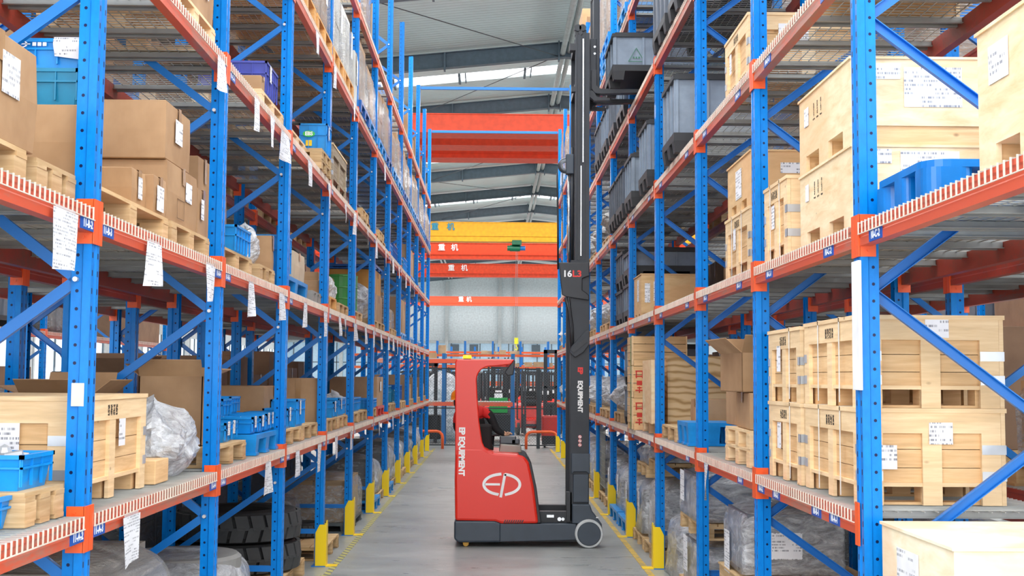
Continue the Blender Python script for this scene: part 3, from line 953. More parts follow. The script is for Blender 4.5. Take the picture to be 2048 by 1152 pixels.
def plybox(s, w, d, h, sheets=(), m=None, foot=.09, lid=True, ink=True):
    """smooth plywood case with a thin overhanging lid, standing on skids"""
    m = m or PLY; r = empty('plywood_case'); a0, a1 = sx(s, 0, w)
    b = MB().box(a0, a1, 0, d, foot, h - .012)
    # the side walls run down as feet
    for y0, y1 in ((0, .14), (d / 2 - .09, d / 2 + .09), (d - .14, d)):
        b.box(a0, a0 + .02, y0, y1, 0, foot); b.box(a1 - .02, a1, y0, y1, 0, foot)
    b.build('case_walls', m, r)
    if lid: MB().box(a0 - .008, a1 + .008, -.008, d + .008, h - .012, h).build('case_lid', m, r)
    for y0, y1 in ((0.01, .13), (d / 2 - .08, d / 2 + .08), (d - .13, d - .01)):
        MB().box(a0 + .02, a1 - .02, y0, y1, 0.0, foot).build('skid', PINE, r)
    if ink:
        b = MB(); y = d * .68
        for k in range(3):
            x0, x1 = sorted((s * .0005, s * .0015)); zz = h * .66
            b.box(x0, x1, y, y + .012, zz, zz + .07); b.box(x0, x1, y - .012, y + .024, zz - .02, zz - .012); y -= .07
        b.build('stencilled_marks', m_stencil(), r)
    for q in sheets: sheet(r, s, q[0], q[1], q[2], q[3], q[4], q[5] if len(q) > 5 else PAPER_L, off=.003)
    return r

def blob(w, d, h, seed, sharp=.75, lump=.05, seg=22):
    """rounded, lumpy load standing on z=0, centred at the origin"""
    m = MB(); vs = []; N, K = seg, int(seg * .62)
    for j in range(K + 1):
        t = j / K; ph = t * pi / 2
        for i in range(N):
            a = 2 * pi * i / N; c, q = cos(a), sin(a)
            e = 2 / (2 + sharp * 6)
            x = math.copysign(abs(c) ** e, c); y = math.copysign(abs(q) ** e, q)
            r = cos(ph) ** (.30) if ph < pi / 2 - 1e-3 else 0
            z = sin(ph) ** .75 if ph > 0 else 0
            r = min(1, max(0, (1 - z ** 9)) ** .4) if z < 1 else 0
            n = 1 + lump * (noise.noise(Vector((x * 1.7 + seed * 3.1, y * 1.7, z * 1.9 + seed))) * 2 + noise.noise(Vector((x * 5 + seed, y * 5, z * 5))) * .8)
            vs.append((x * r * w / 2 * n, y * r * d / 2 * n, max(0, z * h * (1 + lump * .7 * noise.noise(Vector((x * 2, y * 2, seed)))))))
    fs = [(j * N + i, j * N + (i + 1) % N, (j + 1) * N + (i + 1) % N, (j + 1) * N + i) for j in range(K) for i in range(N)]
    fs.append(tuple(range(N - 1, -1, -1)))
    return m.add(vs, fs)

def wrapped(s, w, d, h, seed=1, core=None, round_=False, film=None, sheets=(), base='wrapped_load', sharp=2.2):
    """load under clear stretch film; origin at the aisle-side near corner"""
    film = film or FILM; r = empty(base); cx = -s * w / 2; cy = d / 2; R = random.Random(seed)
    core = core or CARD
    if round_:
        b = MB(); zz = 0
        n = max(2, int(h / .16))
        for k in range(n):
            rr = min(w, d) / 2 * .90 * (1 if k % 2 == 0 else .94)
            b.lathe([(0, zz), (rr * .96, zz), (rr, zz + .02), (rr, zz + h / n - .03), (rr * .94, zz + h / n - .008), (0, zz + h / n - .008)], (cx, cy, 0), 'z', 28); zz += h / n
        b.build('bundled_goods', core, r, smooth=False)
        o = blob(w, d, h * 1.01, seed, .05, .02, 30).build('film_wrap', film, r, loc=(cx, cy, 0), smooth=True)
    else:
        b = MB(); nx, ny, nz = max(1, int(w / .42)), max(1, int(d / .42)), max(1, int(h / .3))
        for i in range(nx):
            for j in range(ny):
                for k in range(nz):
                    g = .006; q = R.uniform(0, .012)
                    e = .035 if sharp > 1.5 else .15 * min(w, d); b.box(cx - w / 2 + e + i * (w - 2 * e) / nx + g, cx - w / 2 + e + (i + 1) * (w - 2 * e) / nx - g - q, e + j * (d - 2 * e) / ny + g + q, e + (j + 1) * (d - 2 * e) / ny - g,
                          k * (h - .05) / nz, (k + 1) * (h - .05) / nz - .004)
        b.build('boxed_goods', core, r)
        o = blob(w, d, h, seed, sharp, .022, 36).build('film_wrap', film, r, loc=(cx, cy, 0), smooth=True)
    for q in sheets: sheet(r, s, q[0], q[1], q[2], q[3], q[4], PAPER_L, off=.02)
    return r

def machine(s, w, d, h, seed=1, sheets=(), m=None):
    """bulky machine part shrouded in shiny film"""
    r = empty('shrouded_machine'); R = random.Random(seed); cx, cy = -s * w / 2, d / 2
    b = MB()
    b.box(cx - w * .42, cx + w * .42, cy - d * .42, cy + d * .42, 0, h * .35)
    for k in range(7):
        x, y = cx + R.uniform(-.3, .3) * w, cy + R.uniform(-.3, .3) * d; rr = R.uniform(.08, .17) * min(w, d); z = h * R.uniform(.35, .8)
        b.cyl((x, y, h * .2), (x, y, z), rr, 12) if k % 2 else b.cyl((x - rr * 1.5, y, z * .8), (x + rr * 1.5, y, z * .8), rr * .7, 12)
    b.build('machine_body', plain('dark_machine_metal', (96, 100, 106), 0.45, 0.4), r)
    blob(w, d, h, seed, .9, .06, 34).build('film_wrap', m or FILM_B, r, loc=(cx, cy, 0), smooth=True)
    for q in sheets: sheet(r, s, q[0], q[1], q[2], q[3], q[4], PAPER_L, off=.01)
    return r

def bag(w, d, h, seed=1, m=None, nub=True):
    """crumpled plastic bag or sack: creased facets, slumped sides, tied or folded top"""
    mb = MB(); N, K = 44, 26; vs = []
    def cr(p, f):
        return abs(noise.noise(p * f + Vector((seed, seed * 2, 0))))
    for j in range(K + 1):
        t = j / K; ph = t * pi
        prof = (sin(min(pi, ph * .93 + .32)) ** .6) * .5
        for i in range(N):
            a = 2 * pi * i / N; c, q = cos(a), sin(a)
            p = Vector((c, q, t * 1.6))
            n = 1 + .30 * noise.noise(p * 1.3 + Vector((seed * 1.7, 0, 0))) - .30 * cr(p, 2.3) - .16 * cr(p, 5.1) + .05 * noise.noise(p * 11)
            z = h * (t ** .9) * (1 + .28 * noise.noise(Vector((c * 1.3 + seed, q * 1.3, 2))) - .12 * cr(p, 3.1)) if j else 0
            vs.append((c * prof * w * n * 1.12, q * prof * d * n * 1.12, max(0, z)))
    fs = [(j * N + i, j * N + (i + 1) % N, (j + 1) * N + (i + 1) % N, (j + 1) * N + i) for j in range(K) for i in range(N)] + [tuple(range(N - 1, -1, -1)), tuple(K * N + i for i in range(N))]
    return mb.add(vs, fs)

def plastic_bag(w, d, h, seed=1, m=None):
    return bag(w, d, h, seed).build('plastic_bag', m or BAGM)

def tyre(R=.56, W=.36):
    r = empty('tyre'); n = 26
    b = MB().lathe([(R * .52, .02), (R * .60, 0), (R * .88, .005), (R * .935, .05), (R * .935, W - .05), (R * .88, W - .005), (R * .60, W), (R * .52, W - .02), (R * .50, W / 2), (R * .52, .02)], (0, 0, 0), 'z', 52)
    b.build('tyre_wall', plain('groove_shade_rubber', (34, 35, 37), 0.7), r, smooth=False)  # darker copy of the rubber puts groove shade into the colour
    b = MB()
    for k in range(n):
        for half in (0, 1):
            a = 2 * pi * (k + half * .5) / n; w2 = 2 * pi / n * .40
            z0, z1 = (.02, W * .54) if half == 0 else (W * .46, W - .02)
            vs = []
            for (aa, zz) in ((a - w2, z0), (a + w2, z0), (a + w2 + (.05 if half == 0 else -.05), z1), (a - w2 + (.05 if half == 0 else -.05), z1)):
                vs += [(cos(aa) * R * .92, sin(aa) * R * .92, zz), (cos(aa) * R * (1.0 if .05 < zz < W - .05 else .975), sin(aa) * R * (1.0 if .05 < zz < W - .05 else .975), zz)]
            b.add(vs, [(1, 3, 5, 7), (0, 1, 3, 2), (2, 3, 5, 4), (4, 5, 7, 6), (6, 7, 1, 0)])
    b.build('tread_blocks', RUBBER, r)
    return r

def drum(r_=.2, h=.5, m=None):
    r = MB().lathe([(0, 0), (r_, 0), (r_ * 1.02, .01), (r_, .02), (r_, h * .33), (r_ * 1.03, h * .35), (r_, h * .37), (r_, h * .64), (r_ * 1.03, h * .66), (r_, h * .68), (r_, h - .02), (r_ * 1.02, h - .01), (r_, h), (0, h)], (0, 0, 0), 'z', 28)
    o = r.build('steel_drum', m or plain('green_drum_paint', (52, 134, 62), 0.4))
    MB().lathe([(0, h), (r_ * .9, h), (r_ * .9, h + .012), (0, h + .012)], (0, 0, 0), 'z', 24).build('drum_lid', m or plain('green_drum_paint', (52, 134, 62), 0.4), o)
    return o

def wire_cage(s, w, d, h):
    r = empty('wire_cage'); a0, a1 = sx(s, 0, w); b = MB()
    for z in [k * .1 for k in range(int(h / .1) + 1)]:
        for (p, q) in (((a0, 0), (a1, 0)), ((a1, 0), (a1, d)), ((a1, d), (a0, d)), ((a0, d), (a0, 0))): b.bar((p[0], p[1], z + .1), (q[0], q[1], z + .1), .005, .005)
    for k in range(int(w / .06) + 1):
        x = a0 + k * (a1 - a0) / int(w / .06); b.bar((x, 0, .1), (x, 0, h + .1), .004, .004); b.bar((x, d, .1), (x, d, h + .1), .004, .004)
    for k in range(int(d / .06) + 1):
        y = k * d / int(d / .06); b.bar((a0, y, .1), (a0, y, h + .1), .004, .004); b.bar((a1, y, .1), (a1, y, h + .1), .004, .004)
    b.build('wire_walls', plain('dull_wire', (150, 150, 142), 0.5, 0.4), r)
    b = MB().box(a0, a1, 0, d, .09, .11)
    for x in (a0, a1 - .05):
        for y in (0, d - .05): b.box(x, x + .05, y, y + .05, 0, .1)
    b.build('cage_base', plain('dull_wire', (150, 150, 142), 0.5, 0.4), r)
    return r

def hanging_paper(s, w, h, seed):
    """sheet taped by its upper edge to a beam: bends away and curls at the foot"""
    R = random.Random(seed); a = R.uniform(.0, .012); ph = R.uniform(0, 6); tw = R.uniform(-.03, .03)
    m = MB(); nx, nz = 4, 8; vs = []
    for j in range(nz + 1):
        for i in range(nx + 1):
            u, t = i / nx - .5, j / nz
            y = -a * sin(t * 2.6) * t + .008 * sin(ph + u * 5) * t + tw * u * t - .004
            vs.append((u * w * (1 - .04 * t), y * 1.0, -h * t + .015 * u * t))
    fs = [(j * (nx + 1) + i, j * (nx + 1) + i + 1, (j + 1) * (nx + 1) + i + 1, (j + 1) * (nx + 1) + i) for j in range(nz) for i in range(nx)]
    o = m.add(vs, fs).build('paper_sheet', PAPER, smooth=True)
    MB().box(-w * .4, w * .4, -.002, -.001, -.03, .012).build('tape_strip', m_cleartape(), o)
    return o
def m_cleartape():
    def f(_):
        s = NT('clear_sticky_tape', 0.15); s.col(lin((236, 238, 240))); s.b.inputs['Alpha'].default_value = .35
        return s.m
    return mat('clear_sticky_tape', f)

# ------------------------------------------------------------------ placing
_used = {}
def where(side, lv, y, behind=False):
    rk = ROWS[side]; P = YLP if side[0] == 'L' else YRP
    i = max(0, min(11, sum(1 for p in P if p <= y) - 1))
    if y < P[0]: i = 0
    lev = 'floor' if lv < 0 else LEV[lv] + ' shelf'
    return '%s, %s bay of %s' % (lev, ORD[i], rk)
def uniq(label):
    k = _used.get(label, 0); _used[label] = k + 1
    return label
XF = {'L': -XA_L, 'R': XA_R, 'L2': XL2, 'R2': XR2, 'L3': -7.1, 'R3': 7.0}
def zdeck(lv): return 0 if lv < 0 else DECK[lv]
def put(side, lv, y, kind, args, a=.06, dz=0, rz=0, desc='', cat='', group=None, kw=None, x=None):
    """side/lv/y say where; a: how far the load's aisle face stands in from the posts' aisle face"""
    kw = kw or {}
    s = 1 if side[0] == 'L' else -1
    xx = XF[side] - s * a if x is None else x
    key = (kind.__name__, s, args, tuple(sorted((k, str(v)) for k, v in kw.items())))
    lab = uniq(desc + ', ' + where(side, lv, y))
    return make(key, lambda: kind(s, *args, **kw), (xx, y, zdeck(lv) + dz + .001), rz, lab, cat, group)
def onp(side, lv, y, w, d, a=.0, dz=0, m=None, h=.13, desc=None, full=True, x=None):
    return put(side, lv, y, pallet, (w, d, h), a, dz, kw=dict(full=full, **({'m': m} if m else {})), desc=desc or 'wooden pallet', cat='pallet', group='wooden pallets', x=x)
def sheet_thing(w, h):
    m = MB(); n = 5
    vs = []
    for j in range(n + 1):
        for i in (0, 1): vs.append((i * w + .01 * j * (i == 1), -.012 * sin(j * .9) - .004, -h * j / n - .02 * i * j / n))
    return m.add(vs, [(2 * j, 2 * j + 1, 2 * j + 3, 2 * j + 2) for j in range(n)]).build('paper_slip', PAPER, smooth=True)
def coil_thing():
    r = empty('wrapped_coil'); m = MB(); pts = []
    for k in range(60):
        a = k * .42; pts.append((-.06 - .012 * sin(a * 3), .13 * cos(a) + .0, .15 + .12 * sin(a))); pts[-1] = (pts[-1][0] + .004 * (k - 30) * .5, pts[-1][1], pts[-1][2])
    m.tube(pts, .022, 8); m.build('foil_pipe', plain('foil_sleeve', (190, 194, 198), 0.25, 0.6), r, smooth=True)
    bag(.22, .42, .30, 77).build('cloudy_bag', FILM_B, r, loc=(-.05, 0, 0))
    return r
def strapped_crate(s, w, d, h, red=True):
    r = empty('strapped_crate'); a0, a1 = sx(s, 0, w)
    b = MB(); n = 3
    for k in range(n): b.box(a0, a1, 0, d, h * (k + .0) / n * .8 + h * .2 + .002, h * (k + 1) / n * .8 + h * .2 - .004)
    b.build('side_boards', PINE, r)
    b = MB()
    for y in (0, d / 2 - .05, d - .1): b.box(a0 + .005, a1 - .005, y, y + .1, 0, h * .2)
    b.build('skid', PINE, r)
    b = MB().box(a0 - .004, a1 + .004, -.004, -.001, .02, h * .98) if False else MB()
    for x in (a0 - .012, a1 - .0): b.box(x, x + .012, -.012, .08, .01, h)
    b.build('corner_post', PINE_P, r)
    b = MB(); x0, x1 = sorted((s * .001, s * .004)); b.box(x0, x1, d * .35, d * .35 + .025, 0, h + .002); b.box(a0, a1, d * .35, d * .35 + .025, h, h + .003)
    b.build('green_strap', plain('green_strapping', (40, 140, 70), 0.4), r)
    if red:
        b = MB(); cx = a0 + .07
        for k, (dx, z0, z1, wd) in enumerate(((0, .82, .86, .09), (0, .66, .70, .09), (-.035, .62, .86, .014), (.035, .62, .86, .014), (0, .40, .54, .06), (0, .22, .26, .09), (0, .30, .34, .05), (0, .16, .36, .014))):
            b.box(cx + dx - wd / 2, cx + dx + wd / 2, -.003, -.0005, h * z0, h * z1)
        b.build('red_stencil', plain('red_stencil_paint', (206, 52, 40), 0.6), r)
    return r
def big_blue(s, w, d, h):
    """thick blue pallet with rounded corners, cut-out fork openings and a flat top"""
    m = MB(); a0, a1 = sx(s, 0, w); R = .10
    def rr(x0, x1, y0, y1, r, z0, z1):
        P = []
        for (cx, cy, st) in ((x1 - r, y1 - r, 0), (x0 + r, y1 - r, 1), (x0 + r, y0 + r, 2), (x1 - r, y0 + r, 3)):
            for k in range(6): a = pi / 2 * (st + k / 5); P.append((cx + r * cos(a), cy + r * sin(a)))
        m.prism(P, 'z', z0, z1)
    rr(a0, a1, 0, d, R, h - .03, h)
    ym = d / 2
    for (x0, x1) in ((a0, a0 + .2), ((a0 + a1) / 2 - .1, (a0 + a1) / 2 + .1), (a1 - .2, a1)):
        for (y0, y1) in ((0, .17), (ym - .07, ym + .07), (d - .17, d)): rr(x0, x1, y0, y1, .06 if (y0 == 0 or y1 == d) else .03, 0, h - .03)
    return m.build('plastic_pallet', PTEAL if False else m_plastic('strong_blue_plastic', (0, 120, 206), .32), smooth=False)

# ------------------------------------------------------------------ what stands on the racks
RN = random.Random(11)
TL = 'pallet-top label'
# ---- left rack, lowest shelf
onp('L', 0, 4.70, .8, .42, a=.07, desc='short weathered wooden pallet under blue trays')
put('L', 0, 4.42, tote, (.42, .30, .12), a=.12, dz=.0, kw=dict(fill=2, seed=2), desc='smaller blue tray of pale parts', cat='storage bin', group='blue bins of parts')
put('L', 0, 4.74, tote, (.50, .34, .135), a=.10, dz=.13, kw=dict(fill=2, seed=3), desc='blue tray heaped with silvery parts', cat='storage bin', group='blue bins of parts')
put('L', 0, 5.36, crate, (.95, 1.10, .48), a=.12, kw=dict(sheets=(('a', .68, .30, .10, .13), ('c', .28, .29, .10, .15)), boards=4), desc='large pine crate with metal clips', cat='crate')
make('chock', lambda: MB().box(-.20, 0, 0, .26, 0, .125).build('timber_block', PINE, bevel=.004), (-1.78, 6.60, 1.291), 0, 'short squared timber block beside the plastic bag, lowest shelf', 'timber block')
make('bag1', lambda: plastic_bag(.44, .84, .42, 3, FILM_B), (-1.95, 7.16, 1.29), 0, 'crumpled clear plastic bag on timber blocks, lowest left shelf', 'plastic bag')
put('L', 0, 6.56, tote, (.30, .22, .32), a=.60, kw=dict(m=PBLUE_D), desc='deep blue bin behind the plastic bag', cat='storage bin')
put('L', 0, 7.0, carton, (.40, .42, .46), a=.58, kw=dict(op=1, seed=5, m=CARD), desc='open cardboard box with raised flaps', cat='carton')
onp('L', 0, 7.78, .85, .95, a=.05, desc='pale wooden pallet beside the blue bins')
put('L', 0, 7.86, carton, (.40, .34, .44), a=.16, dz=.13, kw=dict(op=1, seed=8), desc='open carton with bent flaps on wooden pallet', cat='carton')
put('L', 0, 9.05, ppallet, (.85, .92, .15), a=.04, desc='bright blue plastic pallet with fork openings', cat='pallet', group='blue plastic pallets')
k = 0
for (y, dz, a, dd, w, h, f) in ((8.30, .13, .10, .24, .30, .13, 1), (8.56, .13, .12, .24, .32, .13, 1), (8.26, .265, .22, .40, .36, .15, 0), (9.08, .155, .07, .22, .34, .12, 1), (9.32, .155, .06, .22, .34, .12, 1),
                              (9.56, .155, .06, .22, .34, .13, 1), (9.80, .155, .07, .16, .34, .13, 1), (8.84, .13, .30, .20, .36, .15, 0), (8.70, .28, .34, .30, .36, .14, 0), (9.1, .275, .30, .34, .40, .13, 0), (9.48, .285, .32, .36, .40, .13, 0)):
    nm = ('scooped blue bin at near end', 'scooped blue bin second along', 'long blue bin on top of two others', 'small blue bin first on the blue pallet', 'small blue bin second on the blue pallet',
          'small blue bin third on the blue pallet', 'small blue bin last on the blue pallet', 'blue bin at the back between the pallets', 'blue bin topmost between the pallets', 'blue bin stacked second row nearest', 'blue bin stacked second row farthest')[k]
    if k in (7, 8): y -= .0
    put('L', 0, y, tote, (w, dd, h), a=a if k != 7 else .44, dz=dz if k != 7 else .01, kw=dict(fill=f, seed=k), desc=nm, cat='storage bin', group='blue bins in the second bay'); k += 1
onp('L', 0, 10.22, .85, 1.0, a=.05, desc='stacked-board wooden pallet nearer of two'); onp('L', 0, 11.30, .85, .95, a=.05, desc='stacked-board wooden pallet farther of two')
put('L', 0, 10.70, carton, (.60, .95, .36), a=.30, dz=.13, kw=dict(m=CARD, seed=4), desc='wide plain cardboard box behind blue bins', cat='carton')
put('L', 0, 10.98, tote, (.24, .46, .24), a=.05, dz=.13, kw=dict(fill=1, seed=3), desc='tall blue bin with white papers on its rim', cat='storage bin')
put('L', 0, 10.26, tote, (.30, .30, .15), a=.08, dz=.13, kw=dict(fill=1, seed=1), desc='low blue bin at the pallet corner', cat='storage bin')
put('L', 0, 10.60, tote, (.22, .30, .17), a=.07, dz=.13, kw=dict(fill=1, seed=6), desc='blue bin beside the low blue bin', cat='storage bin')
put('L', 0, 12.52, carton, (.42, .28, .56), a=.08, dz=.0, kw=dict(seed=9, marks=1), desc='tall narrow carton beside upright', cat='carton')
for (y, t) in ((12.9, 'first'), (13.9, 'second')): onp('L', 0, y, .85, .85, a=.05, full=False, desc=t + ' pale wooden pallet under blue bins')
put('L', 0, 13.0, tote, (.5, .5, .2), a=.3, dz=.13, kw=dict(m=PBLUE_D), desc='deep blue bin set far back', cat='storage bin'); put('L', 0, 13.55, tote, (.35, .30, .17), a=.06, dz=.13, kw=dict(fill=1, seed=5), desc='blue bin with paper slips', cat='storage bin')
put('L', 0, 14.0, tote, (.4, .62, .2), a=.06, dz=.13, kw=dict(fill=1, seed=9), desc='long blue bin with white slips', cat='storage bin')
onp('L', 0, 14.92, .85, 1.0, a=.05, full=False, desc='wooden pallet under grey bag and bin'); make('bag2', lambda: plastic_bag(.5, .7, .26, 12, FILM_B), (-2.0, 15.3, 1.42), 0, 'grey crumpled bag on pallet, lowest shelf, fifth bay of left rack', 'plastic bag')
put('L', 0, 15.75, tote, (.5, .9, .18), a=.1, dz=.13, kw=dict(), desc='blue bin over the grey pallet', cat='storage bin')
onp('L', 0, 16.0, .85, 1.0, a=.05, full=False, desc='grey-brown pallet by the sixth upright')
put('L', 0, 17.42, tote, (.5, .85, .14), a=.04, dz=.13, kw=dict(), desc='shallow blue bin on wooden blocks', cat='storage bin')
onp('L', 0, 17.40, .85, .95, a=.05, full=False, desc='wooden pallet beneath shallow blue bin')
put('L', 0, 18.4, ppallet, (.85, 1.1, .14), a=.04, kw=dict(m=plain('red_plastic', (214, 54, 46), 0.4)), desc='red plastic pallet under tall carton', cat='pallet')
put('L', 0, 18.45, carton, (.7, 1.0, .44), a=.06, dz=.14, kw=dict(seed=3, sheets=(('a', .5, .3, .2, .14),)), desc='tall brown carton on red pallet', cat='carton')
for i, (y, w, m) in enumerate(((19.75, .6, PTEAL), (20.9, .6, PTEAL), (22.3, .6, PTEAL), (23.4, .7, PBLUE_D))):
    onp('L', 0, y, .85, .95, a=.05, full=False, desc='wooden pallet under bin, %s one' % ('nearer', 'farther')[i % 2])
    put('L', 0, y + .02, tote, (w, .9, .30 if i % 2 else .22), a=.12, dz=.13, kw=dict(m=m, lid=(i == 0)), desc=('teal bin with black lid', 'tall teal bin', 'low teal bin', 'deep blue tall bin')[i], cat='storage bin')
for i, y in enumerate((24.7, 25.8, 27.1, 28.2, 29.6, 30.6)):
    onp('L', 0, y, .85, .9, a=.05, full=False, desc='small far pallet, %s along the bay' % ('first' if i % 2 == 0 else 'second'))
    put('L', 0, y, carton, (.6, .8, (.5, .3, .4, .22, .45, .3)[i]), a=.1, dz=.13, kw=dict(seed=i), desc='far brown carton, %s along the bay' % ('first' if i % 2 == 0 else 'second'), cat='carton', group='far cartons')
# ---- left rack, second shelf
put('L', 1, 3.62, pallet, (.85, .95, .13), a=.06, desc='pale wooden pallet under the first carton', cat='pallet', kw=dict(full=True))
put('L', 1, 3.95, carton, (.62, .70, .38), a=.07, dz=.13, kw=dict(sheets=(('a', .44, .24, .16, .15),), seed=21), desc='brown carton with a crooked white note', cat='carton')
put('L', 1, 4.70, pallet, (.80, .44, .13), a=.07, desc='pale wooden pallet under blue crates', cat='pallet')
put('L', 1, 5.27, carton, (.74, .24, .33), a=.10, dz=.13, kw=dict(sheets=(('c', .30, .25, .12, .14),), seed=22, m=CARD), desc='film-taped carton with white label below blue crates', cat='carton')
put('L', 1, 5.28, tote, (.66, .22, .155), a=.12, dz=.465, kw=dict(m=PTEAL), desc='teal ribbed crate, lower of the two', cat='storage bin')
_bc = put('L', 1, 5.27, tote, (.68, .24, .125), a=.11, dz=.622, kw=dict(m=PBLUE), desc='bright blue crate on teal crate', cat='storage bin')
_g = MB().lathe([(.018, 0), (.024, 0), (.024, -.002), (.018, -.002)], (0, 0, 0), 'y', 20); _g.v = [(x * 1.2, y, z * .7) for x, y, z in _g.v]; _g.box(-.008, .04, -.002, 0, -.002, .002); [_g.box(.05 + k * .022, .066 + k * .022, -.002, 0, -.008, .008) for k in range(3)]
_g.build('white_logo', WHITE, _bc, loc=(-.26, -.001, .10))
make('slip1', lambda: sheet_thing(.11, .08), (-1.90, 5.255, 3.31), 0, 'white paper slip hanging over the bright blue crate', 'paper')
onp('L', 1, 5.265, .9, 1.27, a=.05, desc='wooden pallet under carton stack, nearer one'); onp('L', 1, 6.60, .9, .88, a=.05, desc='wooden pallet under carton stack, farther one')
put('L', 1, 5.55, carton, (.85, .50, .44), a=.46, dz=.13, kw=dict(seed=31), desc='brown carton at the back behind the small ones', cat='carton')
put('L', 1, 6.08, carton, (.34, .24, .20), a=.12, dz=.13, kw=dict(seed=32, sheets=(('a', .12, .11, .07, .11),)), desc='small carton with a narrow white note', cat='carton')
put('L', 1, 6.33, carton, (.34, .24, .205), a=.08, dz=.13, kw=dict(seed=33, sheets=(('a', .10, .09, .13, .13),)), desc='small carton with a square white label', cat='carton')
put('L', 1, 6.60, carton, (.80, .66, .33), a=.085, dz=.13, kw=dict(seed=34, marks=1, sheets=(('a', .44, .21, .14, .11),)), desc='wide printed carton in the middle of the stack', cat='carton')
put('L', 1, 6.57, carton, (.84, .52, .315), a=.09, dz=.462, kw=dict(seed=35, sheets=(('a', .24, .18, .15, .13),)), desc='top carton of the stack, taped and dented', cat='carton')
put('L', 1, 7.28, carton, (.60, .24, .28), a=.08, dz=.13, kw=dict(seed=36, marks=0, sheets=(('a', .08, .16, .07, .12),)), desc='slim carton leaning against the second upright', cat='carton')
onp('L', 1, 7.80, .9, 1.0, a=.05, desc='wooden pallet under blue bin'); onp('L', 1, 9.10, .7, .62, a=.05, desc='wooden pallet under the foil coil')
put('L', 1, 7.76, carton, (.5, .34, .56), a=.2, dz=.13, kw=dict(seed=41), desc='tall carton beside the second upright', cat='carton')
put('L', 1, 8.30, tote, (.32, .50, .19), a=.06, dz=.13, kw=dict(), desc='blue bin with paper tags on pallet', cat='storage bin')
put('L', 1, 9.82, carton, (.70, .06, .42), a=.10, dz=.0, kw=dict(seed=42), desc='upright flat cardboard panel', cat='cardboard panel')
put('L', 1, 8.86, carton, (.6, .2, .62), a=.3, dz=.0, kw=dict(seed=43, m=CARD_D), desc='big dark carton at the back', cat='carton')
make('coil', coil_thing, (-1.86, 9.42, 2.70), 0, 'coil of foil-wrapped pipe in cloudy plastic on pallet, second shelf, third bay of left rack', 'wrapped coil')
put('L', 1, 10.18, ppallet, (.85, 1.25, .15), a=.05, desc='blue plastic pallet under blue bins', cat='pallet', group='blue plastic pallets')
put('L', 1, 10.18, tote, (.36, .40, .32), a=.06, dz=.15, kw=dict(m=PBLUE), desc='tall blue bin at the pallet corner', cat='storage bin')
put('L', 1, 10.30, tote, (.5, 1.10, .40), a=.44, dz=.15, kw=dict(m=PTEAL), desc='big teal crate at the back', cat='storage bin')
put('L', 1, 10.64, carton, (.36, .62, .24), a=.06, dz=.15, kw=dict(seed=44, m=plain('pale_carton', (206, 186, 160), 0.6)), desc='pale carton with purple print on blue pallet', cat='carton')
put('L', 1, 11.7, pallet, (.5, .55, .12), a=.04, kw=dict(m=plain('grey_wood', (150, 150, 146), 0.7), full=False), desc='small grey weathered pallet', cat='pallet')
put('L', 1, 12.50, pallet, (.85, 1.05, .15), a=.05, kw=dict(m=m_wood('orange_pine', (206, 148, 84), (232, 178, 110)), full=True), desc='orange-toned new pine pallet', cat='pallet')
put('L', 1, 12.55, carton, (.6, .72, .13), a=.10, dz=.15, kw=dict(seed=45), desc='flat brown carton on orange pallet', cat='carton'); put('L', 1, 12.6, carton, (.55, .60, .09), a=.12, dz=.281, kw=dict(seed=46), desc='flatter carton topmost on orange pallet', cat='carton')
onp('L', 1, 13.75, .8, .9, a=.05, full=False, desc='wooden pallet under white bag'); make('bag3', lambda: plastic_bag(.3, .5, .32, 22, BAGM), (-1.94, 14.1, 2.69), 0, 'white plastic bag slumped on pallet, second shelf, fifth bay of left rack', 'plastic bag')
put('L', 1, 13.78, carton, (.40, .8, .45), a=.50, dz=.131, kw=dict(seed=47, sheets=(('c', .2, .45, .14, .14),)), desc='tall brown carton with white label at the back', cat='carton')
onp('L', 1, 15.2, .8, 1.0, a=.05, full=False, desc='pale pallet under green drum')
make('drum', lambda: drum(.21, .46), (-1.97, 15.85, 2.695), 0, 'green steel drum on pale pallet, left rack second shelf', 'drum')
put('L', 1, 14.9, carton, (.3, .3, .5), a=.3, kw=dict(seed=48), desc='narrow carton beside the green drum', cat='carton')
onp('L', 1, 17.40, .8, .95, a=.05, full=False, desc='dull pallet under white bag'); make('bag4', lambda: plastic_bag(.5, .7, .5, 31, FILM_B), (-2.0, 17.75, 2.69), 0, 'cloudy bag on dull pallet, second shelf, seventh bay of left rack', 'plastic bag')
onp('L', 1, 18.4, .8, 1.1, a=.05, full=False, desc='dull pallet under brown cartons')
put('L', 1, 18.42, carton, (.7, 1.1, .42), a=.1, dz=.13, kw=dict(seed=49), desc='brown carton with film, lower one', cat='carton'); put('L', 1, 18.45, carton, (.7, 1.05, .36), a=.12, dz=.555, kw=dict(seed=50, m=m_card('ochre_cardboard', (176, 122, 52), (204, 150, 72))), desc='ochre carton under blue lid', cat='carton')
put('L', 1, 18.43, ppallet, (.74, 1.1, .07), a=.10, dz=.92, kw=dict(m=PBLUE_D), desc='flat blue lid on ochre carton', cat='lid')
for i, y in enumerate((20.0, 21.0)): onp('L', 1, y, .8, .85, a=.05, full=False, desc='brown pallet, %s in the bay' % ('first', 'second')[i]); put('L', 1, y, wrapped, (.75, .8, .6 - .2 * i), a=.08, dz=.13, kw=dict(seed=60 + i), desc='film-wrapped brown load, %s in the bay' % ('first', 'second')[i], cat='wrapped load')
